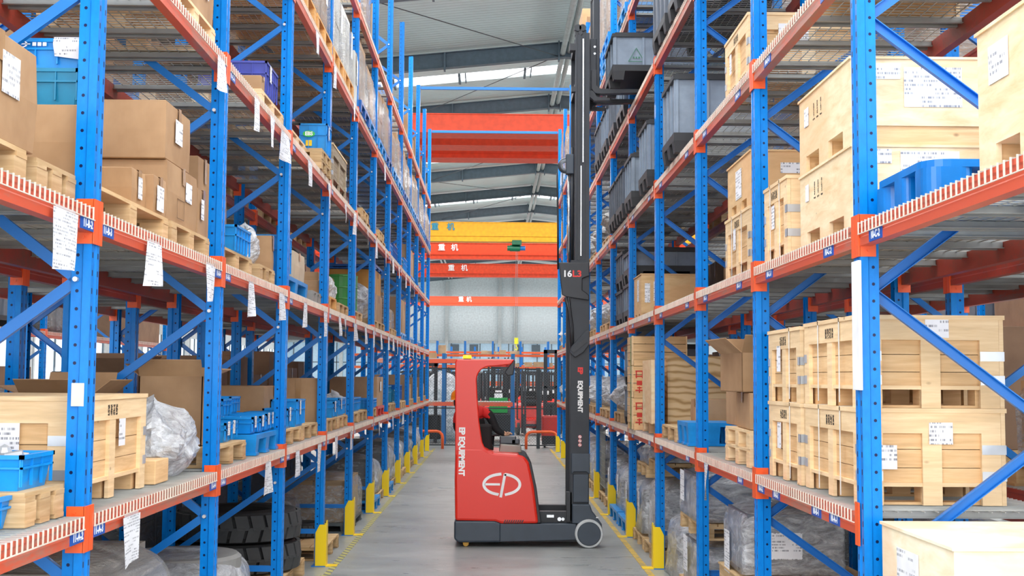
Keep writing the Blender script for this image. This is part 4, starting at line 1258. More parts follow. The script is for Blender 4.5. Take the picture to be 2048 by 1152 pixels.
for i, y in enumerate((22.35, 23.35, 24.75, 25.75, 27.2, 28.2, 29.6, 30.5)):
    put('L', 1, y, ppallet, (.8, .9, .14), a=.05, desc='blue pallet, %s in the bay' % ('first', 'second')[i % 2], cat='pallet', group='blue plastic pallets')
    if i < 3: put('L', 1, y + .02, carton, (.7, .85, .62), a=.07, dz=.145, kw=dict(seed=i), desc='tall carton on blue pallet, %s in the bay' % ('first', 'second')[i % 2], cat='carton', group='far cartons')
# ---- left rack, third shelf
put('L', 2, 6.55, pallet, (.9, .95, .15), a=.05, kw=dict(m=PINE_P), desc='new pale pallet under cartons', cat='pallet')
put('L', 2, 6.6, carton, (.8, .85, .5), a=.06, dz=.15, kw=dict(seed=51, sheets=(('a', .6, .2, .2, .16),)), desc='brown carton on pale pallet', cat='carton')
put('L', 2, 7.72, carton, (.3, .25, .12), a=.1, kw=dict(seed=52), desc='small brown carton by the upright', cat='carton')
put('L', 2, 9.02, pallet, (.9, .96, .15), a=.05, kw=dict(m=PINE_P), desc='new pale pallet under purple crate', cat='pallet')
put('L', 2, 9.20, tote, (.52, .50, .25), a=.05, dz=.152, kw=dict(m=PPURP, fill=1, seed=3), desc='purple-blue crate with white paper', cat='storage bin')
put('L', 2, 9.03, carton, (.34, .14, .10), a=.06, dz=.152, kw=dict(seed=53), desc='flat small carton beside purple crate', cat='carton')
put('L', 2, 10.12, tote, (.3, .16, .17), a=.5, dz=.0, kw=dict(), desc='cyan-blue bin beside the third upright', cat='storage bin')
put('L', 2, 10.3, pallet, (.9, .85, .13), a=.05, kw=dict(m=PINE_P), desc='pale pallet with loose boards', cat='pallet')
put('L', 2, 11.62, pallet, (.6, .7, .10), a=-.03, kw=dict(full=True), desc='lower of two stacked pallets', cat='pallet'); put('L', 2, 11.66, pallet, (.56, .66, .10), a=-.03, dz=.101, desc='upper of two stacked pallets', cat='pallet')
b1 = put('L', 2, 11.98, tote, (.28, .34, .30), a=-.03, dz=.202, kw=dict(m=PBLUE, fill=1, seed=4), desc='blue bin marked EBS on stacked pallets', cat='storage bin')
_g = MB().lathe([(0, 0), (.05, 0), (.05, -.002), (0, -.002)], (0, 0, 0), 'y', 24); _g.v = [(x * 1.2, y, z * .62) for x, y, z in _g.v]
_o = _g.build('green_logo_patch', plain('green_logo', (60, 190, 80), .5), b1, loc=(-.18, .001, .20))
mesh_text('logo_text', 'EBS', .05, WHITE, _o, (0, -.003, 0), (radians(90), 0, 0), .0006, bold=.002)
MB().box(-.03, .03, -.003, -.001, -.028, .028).build('yellow_sticker', plain('yellow_sticker', (246, 206, 30), .5), b1, loc=(-.18, .008, .11))
put('L', 2, 11.2, wire_cage, (.3, .8, .42), a=.58, desc='dull open wire basket at the back', cat='wire basket')
put('L', 2, 12.62, crate, (.7, 1.2, .44), a=.0, kw=dict(m=m_wood('grey_brown_slats', (140, 124, 104), (176, 160, 136), False), boards=6, stencil=False), desc='grey-brown slatted crate', cat='crate')
for i, y in enumerate((15.0, 16.1, 17.4, 18.5)):
    onp('L', 2, y, .85, .95, a=.05, full=False, desc='grey-brown pallet, %s in the bay' % ('first', 'second')[i % 2])
    if i in (1, 3): put('L', 2, y + .1, pallet, (.8, .8, .13), a=.07, dz=.131, kw=dict(full=False), desc='pallet stacked on another', cat='pallet')
for i, y in enumerate((19.8, 20.85, 22.24, 23.3)):
    put('L', 2, y, tote, (.6, .9, .3 if i % 2 else .22), a=.04, dz=.0, kw=dict(m=(PBLUE, PBLUE_D, PTEAL, PBLUE)[i]), desc='%s bin, %s in the bay' % (('blue', 'deep blue', 'teal', 'blue')[i], ('first', 'second')[i % 2]), cat='storage bin')
for i, y in enumerate((24.6, 25.7, 27.0, 28.0, 29.5)):
    put('L', 2, y, ppallet, (.8, .95, .14), a=.05, desc='blue pallet, %s in the bay' % ('first', 'second')[i % 2], cat='pallet', group='blue plastic pallets')
    if i in (0, 1, 2): put('L', 2, y, carton, (.75, .9, .55), a=.08, dz=.145, kw=dict(seed=i), desc='brown carton on blue pallet, %s in the bay' % ('first', 'second')[i % 2], cat='carton', group='far cartons')
# ---- left rack, fourth shelf
WCORE = plain('white_carton', (226, 224, 216), 0.6)
for i, (y, h, c) in enumerate(((10.2, .7, CARD), (11.35, .75, CARD), (12.52, .85, WCORE), (13.45, .8, WCORE))):
    onp('L', 3, y, .86, 1.05 if i < 2 else .88, a=-.01, m=m_wood('orange_pine', (206, 148, 84), (232, 178, 110)), h=.15, desc='honey-coloured pallet, %s in the bay' % ('first', 'second')[i % 2])
    put('L', 3, y + .02, wrapped, (.8, 1.0 if i < 2 else .85, h), a=.0, dz=.152, kw=dict(seed=70 + i, core=c, sheets=(('a', .5, h * .5, .12, .3),)), desc=('brown cartons under film', 'brown and silver cartons under film', 'stack of white cartons under film', 'white carton stack with grey wrap')[i], cat='wrapped load')
put('L', 3, 14.42, carton, (.8, .30, .62), a=.0, dz=.0, kw=dict(seed=72, m=plain('grey_white_board', (204, 204, 200), 0.6), sheets=(('a', .2, .4, .12, .3),)), desc='grey-white carton with a long note', cat='carton')
i = 0
for bay in range(4, 12):
    y0 = YLP[bay + 1] + .1
    for k in range(2):
        y = y0 + k * 1.12; h = (1.02, .92, .98, 1.05, .86, 1.0)[i % 6]
        put('L', 3, y, ppallet, (.9, 1.05, .15), a=-.03, kw=dict(m=PBLUE if i % 3 else PBLUE_D), desc='blue plastic pallet, %s in the bay' % ('first', 'second')[k], cat='pallet', group='blue plastic pallets')
        if bay < 11: put('L', 3, y + .02, wrapped, (.84, 1.0, h - .15), a=-.01, dz=.152, kw=dict(seed=80 + i % 4), desc='film-wrapped brown cartons, %s in the bay' % ('first', 'second')[k], cat='wrapped load', group='wrapped loads high on the left rack')
        i += 1
    if bay == 10: break
# ---- left rack, top shelf
for i, y in enumerate((15.0, 16.1)):
    onp('L', 4, y, .9, 1.0, a=.05, full=False, desc='wooden pallet, %s in the bay' % ('first', 'second')[i % 2])
    put('L', 4, y, wrapped, (.85, .95, .9), a=.07, dz=.131, kw=dict(seed=90 + i), desc='brown wrapped cartons, %s in the bay' % ('first', 'second')[i % 2], cat='wrapped load')
for i, y in enumerate((17.4, 24.7, 25.8, 27.1, 28.2, 29.5, 30.5)):
    onp('L', 4, y, .9, 1.0, a=.10, full=False, desc='wooden pallet, %s in the bay' % ('second', 'first')[i % 2])
    put('L', 4, y, carton, (.8, .95, (.8, .75, .5, .7, .8, .6, .5)[i]), a=.12, dz=.131, kw=dict(seed=i % 3), desc='brown carton, %s in the bay' % ('second', 'first')[i % 2], cat='carton', group='far cartons')
# ---- left rack, floor
DCORE = plain('dark_grey_hoses', (96, 94, 90), 0.6)
TAUPE = plain('taupe_bundled_stock', (150, 144, 136), 0.6)
FILM_S = m_film('brightened_crumpled_film', (240, 243, 248), .68, 6.0, (1, 1, 2.6), .3, .14, .04)  # tint whitened to make up for the low light under the rack
GBUN = plain('brightened_grey_bundle', (132, 136, 146), 0.4, .3)  # bundle grey lightened in place of the light missing there
DUST = m_film('dusty_grey_wrap', (158, 156, 152), 2.3, 3.0, (1, 1, 9))
put('L', -1, 3.45, wrapped, (.95, 1.25, .78), a=.10, dz=.0, kw=dict(seed=101, core=TAUPE, round_=True, film=DUST), desc='low dark load under shiny film', cat='wrapped load')
put('L', -1, 5.62, wrapped, (1.12, 1.55, 1.0), a=-.02 + .09, dz=.0, kw=dict(seed=102, core=TAUPE, round_=False, film=DUST, sharp=.8), desc='big grey rounded stack under dusty film', cat='wrapped load')
put('L', -1, 8.2, wrapped, (.95, 1.4, .62), a=.06, dz=.0, kw=dict(seed=103, core=plain('pale_grey_bundle', (150, 150, 148), 0.6), round_=True, film=FILM_B), desc='squat grey stack under cloudy film', cat='wrapped load')
onp('L', -1, 10.45, .95, 1.45, a=.10, h=.16, desc='wide weathered pallet under the tyres')
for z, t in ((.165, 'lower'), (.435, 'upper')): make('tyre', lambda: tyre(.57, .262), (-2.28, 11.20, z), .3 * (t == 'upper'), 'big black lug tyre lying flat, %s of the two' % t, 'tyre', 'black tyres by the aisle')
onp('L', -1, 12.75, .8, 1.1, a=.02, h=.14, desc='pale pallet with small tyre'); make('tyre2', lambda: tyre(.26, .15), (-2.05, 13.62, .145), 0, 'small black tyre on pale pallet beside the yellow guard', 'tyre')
put('L', -1, 15.0, ppallet, (.9, 1.5, .12), a=.05, kw=dict(m=plain('grey_steel_skid', (96, 104, 108), 0.5, 0.4)), desc='grey steel skid under wrapped crate', cat='pallet')
put('L', -1, 15.02, wrapped, (.86, 1.45, .55), a=.05, dz=.122, kw=dict(seed=104, core=m_wood('dull_brown_boards', (140, 116, 88), (172, 146, 112), False), film=m_film('very_shiny_film', (236, 238, 240), .4, 9.0, (1, 1, 2))), desc='boxy load in glittering crumpled film', cat='wrapped load')
put('L', -1, 12.76, wrapped, (.5, .55, .5), a=.36, dz=.141, kw=dict(seed=105, core=DCORE, film=FILM_D), desc='dark film-wrapped parts at the back', cat='wrapped load')
for i, y in enumerate((17.4, 18.5, 19.8, 20.9, 22.3, 23.4, 24.7, 25.8, 27.1, 28.2, 29.5)):
    if i in (0, 2): put('L', -1, y, ppallet, (.85, 1.0, .15), a=-.02, desc='blue pallet poking out near the aisle', cat='pallet', group='blue plastic pallets')
    else: onp('L', -1, y, .85, 1.0, a=.03, full=False, desc='low wooden pallet, %s in the bay' % ('first', 'second')[i % 2])
    put('L', -1, y + .02, (wrapped, machine)[i % 2], (.8, .95, (.62, .5, .75, .6, .4, .55, .7, .45, .5, .6, .5)[i]), a=.05, dz=.152, kw=dict(seed=106 + i % 5, **(dict(core=DCORE, film=FILM_D) if i % 2 == 0 else {})), desc='dark shrouded load, %s in the bay' % ('first', 'second')[i % 2], cat='wrapped load', group='dark loads on the floor under the left rack')
# back half of the floor and lowest shelves, seen between the uprights
for i, y in enumerate((7.75, 10.2, 12.7, 15.1, 17.5)):
    put('L2', -1, y, wrapped, (.85, 1.9, .85 + .1 * (i % 2)), a=.06, kw=dict(seed=120 + i, core=DCORE, film=FILM_D), desc='tall dark wrapped stock', cat='wrapped load')
    put('R2', -1, y + .2, wrapped, (.9, 1.8, .9), a=.0, kw=dict(seed=120 + i, core=DCORE, film=FILM_D), desc='tall dark wrapped stock', cat='wrapped load')
put('L2', -1, 5.4, wrapped, (.9, 1.9, .95), a=.0, kw=dict(seed=126, core=DCORE, film=FILM_D), desc='tall dark wrapped stock', cat='wrapped load')
put('L2', 0, 4.05, carton, (.55, .6, .55), a=.08, kw=dict(op=1, seed=61), desc='large worn carton with torn flaps', cat='carton')
put('L2', 0, 5.50, carton, (.55, .62, .5), a=.14, kw=dict(op=1, seed=62, m=CARD_D), desc='dark open carton with wide flaps', cat='carton')
put('L2', 0, 6.62, carton, (.5, .55, .52), a=.14, kw=dict(op=1, seed=63, m=CARD_D), desc='smaller dark open carton', cat='carton')
for i, (y, h, kind_) in enumerate(((7.8, .48, 0), (8.9, .5, 0), (10.2, .6, 1), (11.3, .55, 1), (12.6, .75, 2), (13.7, .8, 2), (15.0, .6, 2), (16.1, .9, 2), (17.4, .7, 2), (18.5, .8, 2))):
    if kind_ == 0: put('L2', 0, y, wrapped, (.85, 1.0, h), a=.03, kw=dict(seed=130 + i, core=CARD_D, film=FILM_D), desc='brown cartons under dusty film, %s' % ('first', 'second')[i % 2], cat='wrapped load')
    else: put('L2', 0, y + (.15 if kind_ == 1 else 0), carton, (.5, .6, h) if kind_ == 1 else (.85, 1.0, h), a=.14 if kind_ == 1 else .03, kw=dict(seed=130 + i, m=CARD_D, op=(kind_ == 1) * 1), desc=('wide open brown box, %s' if kind_ == 1 else 'tall brown box, %s') % ('first', 'second')[i % 2], cat='carton')
for i, (lv, y, h) in enumerate(((1, 8.0, .75), (1, 10.5, .8), (1, 13.2, .7), (1, 15.6, .8), (2, 8.2, .7), (2, 10.6, .8), (2, 13.0, .8), (2, 15.4, .7), (2, 18, .7), (1, 18.0, .7), (3, 10.6, .8), (3, 13.1, .9), (3, 15.6, .9))):
    onp('L2', lv, y, .9, 1.2, a=.03, full=False, desc='wooden pallet under brown box')
    put('L2', lv, y, carton, (.88, 1.15, h), a=.04, dz=.131, kw=dict(seed=140 + i % 4, m=CARD_D if i % 2 else CARD), desc='big brown box', cat='carton', group='brown boxes on the second row')
# ---- right rack, floor
PLY_SUNLIT = m_ply('plywood_paled_as_sunlit', (246, 228, 192), (255, 246, 222))  # sunlight put into the colour: plywood paled as if sunlit
put('R', -1, 4.52, plybox, (1.05, .80, .62), a=.06, kw=dict(ink=False, m=PLY_SUNLIT), desc='pale plywood case under another', cat='plywood case')
put('R', -1, 4.50, plybox, (1.08, .83, .64), a=.05, dz=.622, kw=dict(m=PLY_SUNLIT, sheets=(('a', .50, .36, .26, .40),), foot=.06), desc='plywood case paled as if sunlit, upper of two', cat='plywood case')
onp('R', -1, 7.9, 1.0, 1.5, a=.04, h=.16, desc='lower weathered pallet under grey machine'); put('R', -1, 8.0, plybox, (.9, 1.35, .345), a=.08, dz=.161, kw=dict(m=PINE_D, ink=False), desc='flat timber box under grey machine', cat='crate')
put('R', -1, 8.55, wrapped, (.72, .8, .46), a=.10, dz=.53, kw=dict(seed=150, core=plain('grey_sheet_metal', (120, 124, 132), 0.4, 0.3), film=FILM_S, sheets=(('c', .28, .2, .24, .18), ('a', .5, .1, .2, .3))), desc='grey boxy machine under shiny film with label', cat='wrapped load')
put('R', -1, 5.65, machine, (.85, 1.2, .55), a=.25, dz=.0, kw=dict(seed=3), desc='shrouded machine on the floor at the back', cat='wrapped load')
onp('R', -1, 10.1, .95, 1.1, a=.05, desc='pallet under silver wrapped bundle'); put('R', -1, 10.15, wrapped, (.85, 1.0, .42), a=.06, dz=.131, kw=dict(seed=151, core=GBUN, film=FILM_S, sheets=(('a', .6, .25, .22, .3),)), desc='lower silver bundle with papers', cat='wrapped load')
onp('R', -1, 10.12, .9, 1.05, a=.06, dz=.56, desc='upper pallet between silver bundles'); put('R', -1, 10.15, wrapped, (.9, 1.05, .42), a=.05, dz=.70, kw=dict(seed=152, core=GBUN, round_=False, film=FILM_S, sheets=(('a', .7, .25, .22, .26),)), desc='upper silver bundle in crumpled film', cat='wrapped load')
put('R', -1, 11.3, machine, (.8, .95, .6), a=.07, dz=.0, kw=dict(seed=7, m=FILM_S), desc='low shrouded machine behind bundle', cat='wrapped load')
for i, (y, h) in enumerate(((12.6, .7), (13.7, .6), (15.0, .5), (16.1, .6), (17.4, .6), (18.5, .6), (19.8, .7), (20.9, .5), (22.2, .6), (23.3, .6), (24.6, .5), (25.7, .6), (27.1, .5))):
    if i in (2, 3): put('R', -1, y, ppallet, (.85, 1.0, .16), a=-.02, desc='blue pallet under the %s shrouded machine' % ('nearer', 'farther')[i - 2], cat='pallet', group='blue plastic pallets')
    else: onp('R', -1, y, .85, 1.0, a=.03, full=False, desc='low wooden pallet, %s in the bay' % ('first', 'second')[i % 2])
    if i == 5: put('R', -1, y, wire_cage, (.8, 1.0, .9), a=.05, dz=.14, desc='tall dull wire cage', cat='wire basket'); continue
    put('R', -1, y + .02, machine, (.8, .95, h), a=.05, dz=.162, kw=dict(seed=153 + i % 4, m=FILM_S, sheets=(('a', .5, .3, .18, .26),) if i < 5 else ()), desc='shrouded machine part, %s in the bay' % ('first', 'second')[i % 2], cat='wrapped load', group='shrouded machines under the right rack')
    if i in (0, 1): onp('R', -1, y, .8, .9, a=.07, dz=.162 + h + .02, full=False, desc='pallet on top of the %s shrouded machine' % ('nearer', 'farther')[i]); put('R', -1, y, machine, (.75, .9, (.15, .22)[i]), a=.08, dz=h + .32, kw=dict(seed=160 + i), desc='small shrouded part on top of the %s stack' % ('nearer', 'farther')[i], cat='wrapped load')
put('R2', -1, 6.85, crate, (.9, .7, .55), a=.06, kw=dict(m=PINE_D), desc='dim wooden crate', cat='crate')
# ---- right rack, lowest shelf
S1 = (('a', .50, .25, .11, .15), ('c', .40, .30, .11, .11), ('c', .12, .20, .12, .13))
put('R', 0, 5.72, crate, (.68, .98, .445), a=.07, kw=dict(sheets=(('c', .38, .33, .11, .10), ('c', .11, .22, .13, .11)), straps=2), desc='pine crate with white straps, lower near one', cat='crate')
put('R', 0, 5.72, crate, (.68, .98, .430), a=.07, dz=.446, kw=dict(sheets=(('c', .37, .37, .11, .09),), straps=2), desc='pine crate with white straps, upper near one', cat='crate')
put('R', 0, 6.76, crate, (.68, .78, .445), a=.06, kw=dict(sheets=(('a', .5, .25, .09, .15),), straps=1), desc='pine crate with paper note, lower far one', cat='crate')
put('R', 0, 6.76, crate, (.68, .78, .420), a=.06, dz=.446, kw=dict(sheets=(('a', .5, .25, .09, .15),), straps=1), desc='pine crate with paper note, upper far one', cat='crate')
for k in range(2): put('R', 0, 8.08, pallet, (.7, .85, .12), a=.05, dz=.121 * k, kw=dict(m=PINE_P, full=True), desc=('lower', 'upper')[k] + ' pale slatted pallet under cartons', cat='pallet')
put('R', 0, 8.10, carton, (.44, .62, .24), a=.06, dz=.245, rz=-.06, kw=dict(seed=161), desc='sagging brown carton, lower one', cat='carton')
put('R', 0, 8.16, carton, (.42, .56, .26), a=.02, dz=.49, rz=.07, kw=dict(seed=162, op=1), desc='open tilted carton, upper one', cat='carton')
put('R', 0, 8.85, carton, (.6, .4, .40), a=.12, dz=.245, kw=dict(seed=163), desc='plain carton behind the tilted pair', cat='carton')
put('R', 0, 9.3, carton, (.7, .35, .30), a=.5, dz=.0, kw=dict(seed=164), desc='plain carton at the back', cat='carton')
onp('R', 0, 11.35, .8, .95, a=.05, full=True, desc='wooden pallet beside blue tub')
put('R', 0, 10.95, tote, (.44, .60, .19), a=-.02 + .08, kw=dict(m=PTEAL), desc='blue tub jutting over the beam', cat='storage bin') if False else put('R', 0, 10.7, ppallet, (.42, .62, .20), a=.06, kw=dict(m=PBLUE), desc='blue plastic tub jutting over the beam', cat='tub')
put('R', 0, 10.3, ppallet, (.40, .35, .14), a=.50, kw=dict(), desc='blue plastic frame lying flat', cat='pallet')
put('R', 0, 11.4, carton, (.55, .5, .26), a=.28, dz=.13, kw=dict(seed=165, sheets=(('a', .1, .14, .14, .25),)), desc='brown carton with hanging white paper', cat='carton')
put('R', 0, 12.62, pallet, (.85, 1.2, .12), a=.04, kw=dict(m=PINE_P), desc='pale pallet under plywood case', cat='pallet')
put('R', 0, 12.66, plybox, (.80, .85, .70), a=.16, dz=.121, kw=dict(m=PLYW, ink=False, lid=False, foot=.01), desc='large case of wavy-grained plywood', cat='plywood case')
put('R', 0, 12.56, plybox, (.10, .74, .66), a=-.02, dz=.121, kw=dict(m=PLY, ink=False, lid=False, foot=.01), desc='slab of stacked pale boards on edge', cat='board stack')
RT = plain('red_stencil_paint', (206, 52, 40), 0.6)
for k, (dz, h, w, d, y) in enumerate(((.0, .36, .5, .62, 14.02), (.36, .36, .5, .62, 14.02), (.722, .34, .6, .62, 14.02))):
    o = put('R', 0, y, strapped_crate, (w, d, h), a=-.04, dz=dz, kw=dict(red=(k < 2)), desc=('lowest', 'middle', 'topmost')[k] + ' slatted crate with green strap', cat='crate', group='green-strapped crates')
for k in range(2): put('R', 0, 15.0, grey_container, (.85, .95, .50), a=.06, dz=.501 * k, kw=dict(), desc=('lower', 'upper')[k] + ' grey ribbed container', cat='container', group='grey containers')
for i, y in enumerate((16.15, 17.35, 18.45, 19.75, 20.85, 22.2, 23.3, 24.6, 25.8, 27.0, 28.1, 29.5)):
    onp('R', 0, y, .85, .95, a=.04, full=False, desc='pale pallet under bag, %s in the bay' % ('first', 'second')[i % 2])
    make(('fb', i % 4), (lambda q: (lambda: plastic_bag(.8, .95, .46, 40 + q, FILM_B if q % 2 else BAGM)))(i % 4), (2.08, y + .48, 1.425), RN.uniform(0, 3), 'crumpled plastic bag, %s in the bay, %s' % (('first', 'second')[i % 2], where('R', 0, y)), 'plastic bag', 'plastic bags on the right rack')
# ---- right rack, second shelf
put('R', 1, 3.35, plybox, (.9, .84, .50), a=.05, kw=dict(sheets=(('a', .66, .36, .16, .13),), ink=False), desc='tall pale plywood case, nearest one', cat='plywood case')
put('R', 1, 4.72, big_blue, (.95, .66, .16), a=.05, desc='rounded blue plastic pallet on the beam', cat='pallet')
put('R', 1, 5.74, plybox, (.72, .98, .41), a=.06, kw=dict(sheets=(('a', .82, .30, .07, .09), ('c', .12, .355, .137, .067), ('c', .37, .32, .278, .12))), desc='plywood case with labels, lower one', cat='plywood case')
put('R', 1, 5.74, plybox, (.72, .98, .42), a=.06, dz=.411, kw=dict(sheets=(('a', .82, .30, .09, .10), ('c', .146, .35, .178, .075), ('c', .39, .275, .275, .19))), desc='plywood case with big label, upper one', cat='plywood case')
put('R', 1, 6.98, crate, (.62, .60, .47), a=.05, kw=dict(sheets=(('a', .35, .27, .08, .14),), straps=2, boards=3), desc='slatted pine crate beside second upright', cat='crate')
put('R', 1, 8.02, crate, (.62, .85, .44), a=.05, kw=dict(sheets=(('a', .5, .27, .09, .15),), straps=2, boards=3), desc='slatted pine crate under brown case', cat='crate')
put('R', 1, 8.02, plybox, (.72, .80, .37), a=.06, dz=.441, kw=dict(m=m_ply('tan_plywood', (206, 166, 116), (226, 190, 140)), sheets=(('a', .4, .2, .2, .2), ('c', .28, .25, .17, .07)), foot=.07, ink=False), desc='tan case with wide label on crate', cat='plywood case')
put('R', 1, 14.0, plybox, (.68, .72, .50), a=.05, kw=dict(m=m_ply('tan_plywood', (206, 166, 116), (226, 190, 140)), ink=False, foot=.05, sheets=(('c', .07, .28, .06, .22), ('c', .2, .3, .12, .22), ('a', .3, .32, .16, .25))), desc='tan crate with white labels', cat='crate')
for k in range(2): put('R', 1, 15.05, grey_container, (.85, 1.0, (.52, .40)[k]), a=.06, dz=.521 * k, kw=dict(), desc=('lower', 'upper')[k] + ' grey ribbed container', cat='container', group='grey containers')
for k in range(2): put('R', 1, 16.15, grey_container, (.85, .95, .5), a=.06, dz=.501 * k, kw=dict(dark=True), desc=('lower', 'upper')[k] + ' dark ribbed container', cat='container', group='grey containers')
for i, y in enumerate((17.35, 18.45, 19.75, 20.85, 22.2, 23.3, 24.6, 25.8, 27.0, 28.1, 29.5, 30.5)):
    onp('R', 1, y, .85, .95, a=.04, full=False, desc='pale pallet under bag, %s in the bay' % ('first', 'second')[i % 2])
    make(('fb', i % 4), None, (2.08, y + .48, 2.695), RN.uniform(0, 3), 'crumpled plastic bag, %s in the bay, %s' % (('first', 'second')[i % 2], where('R', 1, y)), 'plastic bag', 'plastic bags on the right rack')
# ---- right rack, third shelf
put('R', 2, 5.75, plybox, (.8, .95, .5), a=.10, kw=dict(), desc='plywood case above the labelled ones', cat='plywood case')
put('R', 2, 8.02, crate, (.80, .82, .46), a=.05, kw=dict(sheets=(('a', .6, .26, .07, .14), ('c', .3, .32, .2, .13)), boards=3), desc='pale slatted crate with white label', cat='crate')
for i, (y, d) in enumerate(((10.60, .74), (12.50, .74), (13.95, .74), (14.95, .8), (15.95, .8))):
    put('R', 2, y, grey_container, (.85, d, .70 if i < 2 else .62), a=-.07, kw=dict(sheets=None) if False else dict(dark=(i > 2)), desc='%s container with black foot' % ('big grey', 'pale grey', 'mid grey', 'dark grey', 'farther dark grey')[i], cat='container', group='grey containers')
for i, y in enumerate((18.0, 19.75, 20.85, 22.2, 24.6, 27.0)):
    onp('R', 2, y, .85, .95, a=.04, full=False, desc='pale pallet under grey sack, %s along' % ('first', 'second', 'third', 'fourth', 'fifth', 'sixth')[i])
    make(('sk', i % 2), (lambda q: (lambda: bag(.8, 1.0, .5, 60 + q).build('grey_sack', m_film('grey_sack_film', (176, 176, 174), 1.0, 5, (1, 1, 1)))))(i % 2), (2.08, y + .48, 3.965), RN.uniform(0, 3), 'grey tied sack, %s along, ' % ('first', 'second', 'third', 'fourth', 'fifth', 'sixth')[i] + where('R', 2, y), 'sack', 'grey sacks on the right rack')
# ---- right rack, fourth and top shelf
for i, (y, d) in enumerate(((10.2, .9), (11.3, .9), (15.0, .9), (16.25, .8), (17.35, .9), (18.5, .9))):
    put('R', 3, y, grey_container, (.85, d, .66), a=-.05, kw=dict(dark=(i % 2 == 1)), desc='%s container, %s in the bay' % (('grey', 'dark grey')[i % 2], ('first', 'second')[i % 2]), cat='container', group='grey containers')
i = 0
for y in (12.55, 15.0, 17.3, 18.45, 19.75, 20.9, 22.15, 23.3, 24.55, 25.65, 27.0, 28.1, 29.45):
    for k in range(3 if i in (2, 3) else 1): put('R', 4, y, ppallet, (.9, 1.0, .14), a=-.03, dz=.141 * k, kw=dict(), desc='blue pallet, %s of the %s stack' % (('bottom', 'middle', 'top')[k], 'farther' if y in (18.45, 20.9, 23.3, 25.65, 28.1) else 'nearer'), cat='pallet', group='blue plastic pallets')
    dz = .43 if i in (2, 3) else .145
    put('R', 4, y, wrapped, (.86, .96, (.9, 1.0, 1.2, 1.3, 1.2, 1.6, 2.0, 2.5, 2.5, .9, .8, 1.2, 1.45)[i]), a=-.01, dz=dz, kw=dict(seed=80 + i % 4), desc='tall wrapped brown cartons, %s in the bay' % ('first', 'second')[sum(1 for q in YRP if q < y) != sum(1 for q in YRP if q < y - 1.05) and 0 or (1 if y in (18.45, 20.9, 23.3, 25.65, 28.1) else 0)], cat='wrapped load', group='wrapped loads high on the right rack'); i += 1
# second row behind the right rack
for i, (lv, y, h) in enumerate(((0, 5.7, .5), (0, 8.0, .8), (0, 10.3, .7), (0, 12.7, .8), (0, 15.1, .8), (1, 8.0, .7), (1, 10.5, .7), (1, 12.9, .75), (1, 15.4, .7), (2, 8.2, .7), (2, 10.4, .7), (2, 12.9, .8), (2, 15.5, .8), (3, 8.2, .7), (3, 10.6, .8), (3, 12.9, .9), (0, 17.6, .8), (1, 17.8, .7))):
    onp('R2', lv, y, .9, 1.2, a=.03, full=False, desc='wooden pallet under brown box')
    put('R2', lv, y, carton if i % 3 else wrapped, (.88, 1.15, h), a=.04, dz=.131, kw=dict(seed=140 + i % 4) if i % 3 == 0 else dict(seed=140 + i % 4, m=CARD_D if i % 2 else CARD), desc='big brown box', cat='carton', group='brown boxes on the second row')
# racks across the next aisles
i = 0
for sd in ('L3', 'R3'):
    for lv in (-1, 0, 1, 2):
        for k in range(8):
            y = (YLP if sd == 'L3' else YRP)[0] + 2.42 * (k + 2) + .25
            if (k * 7 + lv * 3) % 5 == 0: continue
            kd = (carton, grey_container, wrapped, carton)[(k + lv) % 4]
            args = (.85, 1.7, (.6, .8, .7)[(k + i) % 3])
            kw = dict(seed=170 + k % 3, m=CARD_D) if kd is carton else (dict(dark=True) if kd is grey_container else dict(seed=171, core=DCORE, film=FILM_D))
            put(sd, lv, y, kd, args, a=.05, kw=kw, desc={'carton': 'long brown carton', 'grey_container': 'dark container', 'wrapped': 'dark wrapped load'}[kd.__name__], cat={'carton': 'carton', 'grey_container': 'container', 'wrapped': 'wrapped load'}[kd.__name__], group='stock across the next aisle'); i += 1

# ---- papers hung from the beams
i = 0
for lv, ys in ((0, (5.62, 9.08, 10.45, 11.75, 13.0, 14.4, 17.9, 20.3, 22.6, 25.0)), (1, (4.62, 5.88, 7.08, 8.32, 9.50, 10.75, 12.0, 13.15, 13.65, 14.6, 15.8, 16.9, 18.0, 19.3, 20.2, 21.0, 22.4, 23.2, 24.0, 25.2, 26.2, 27.4)),
               (2, (7.25, 8.38, 8.98, 9.45, 10.82, 12.15, 13.5, 14.4, 15.9, 17.1, 18.6, 19.9, 21.2, 22.9, 24.0, 25.3)), (3, (11.15, 12.45, 14.2, 18.2))):
    for j, y in enumerate(ys):
        bay = sum(1 for p in YLP if p <= y) - 1
        big = {(1, 0): (.28, .23), (0, 0): (.27, .22), (2, 3): (.36, .22), (1, 1): (.25, .21), (1, 2): (.24, .21)}.get((lv, j), (RN.uniform(.17, .25), RN.uniform(.19, .25)))
        inb = ('first', 'second', 'third', 'last')[min(3, sum(1 for q in ys[:j] if q >= YLP[bay]))]
        o = hanging_paper(1, big[0], big[1], 200 + i)
        o.location = (-XA_L + .021, y + big[0] / 2, DECK[lv] - .055 - (.0 if j % 3 else .01)); o.rotation_euler = (0, 0, pi / 2)
        tag(o, 'white printed sheet hung on the beam, %s in %s' % (inb, where('L', lv, y)), 'paper', 'papers on the left beams'); i += 1
for y, lv in ((9.30, 0),):
    o = hanging_paper(-1, .16, .27, 300); o.location = (XA_R - .021, y, DECK[lv] - .055); o.rotation_euler = (0, 0, -pi / 2)
    tag(o, 'narrow white sheet hung on the lowest beam of the right rack', 'paper')
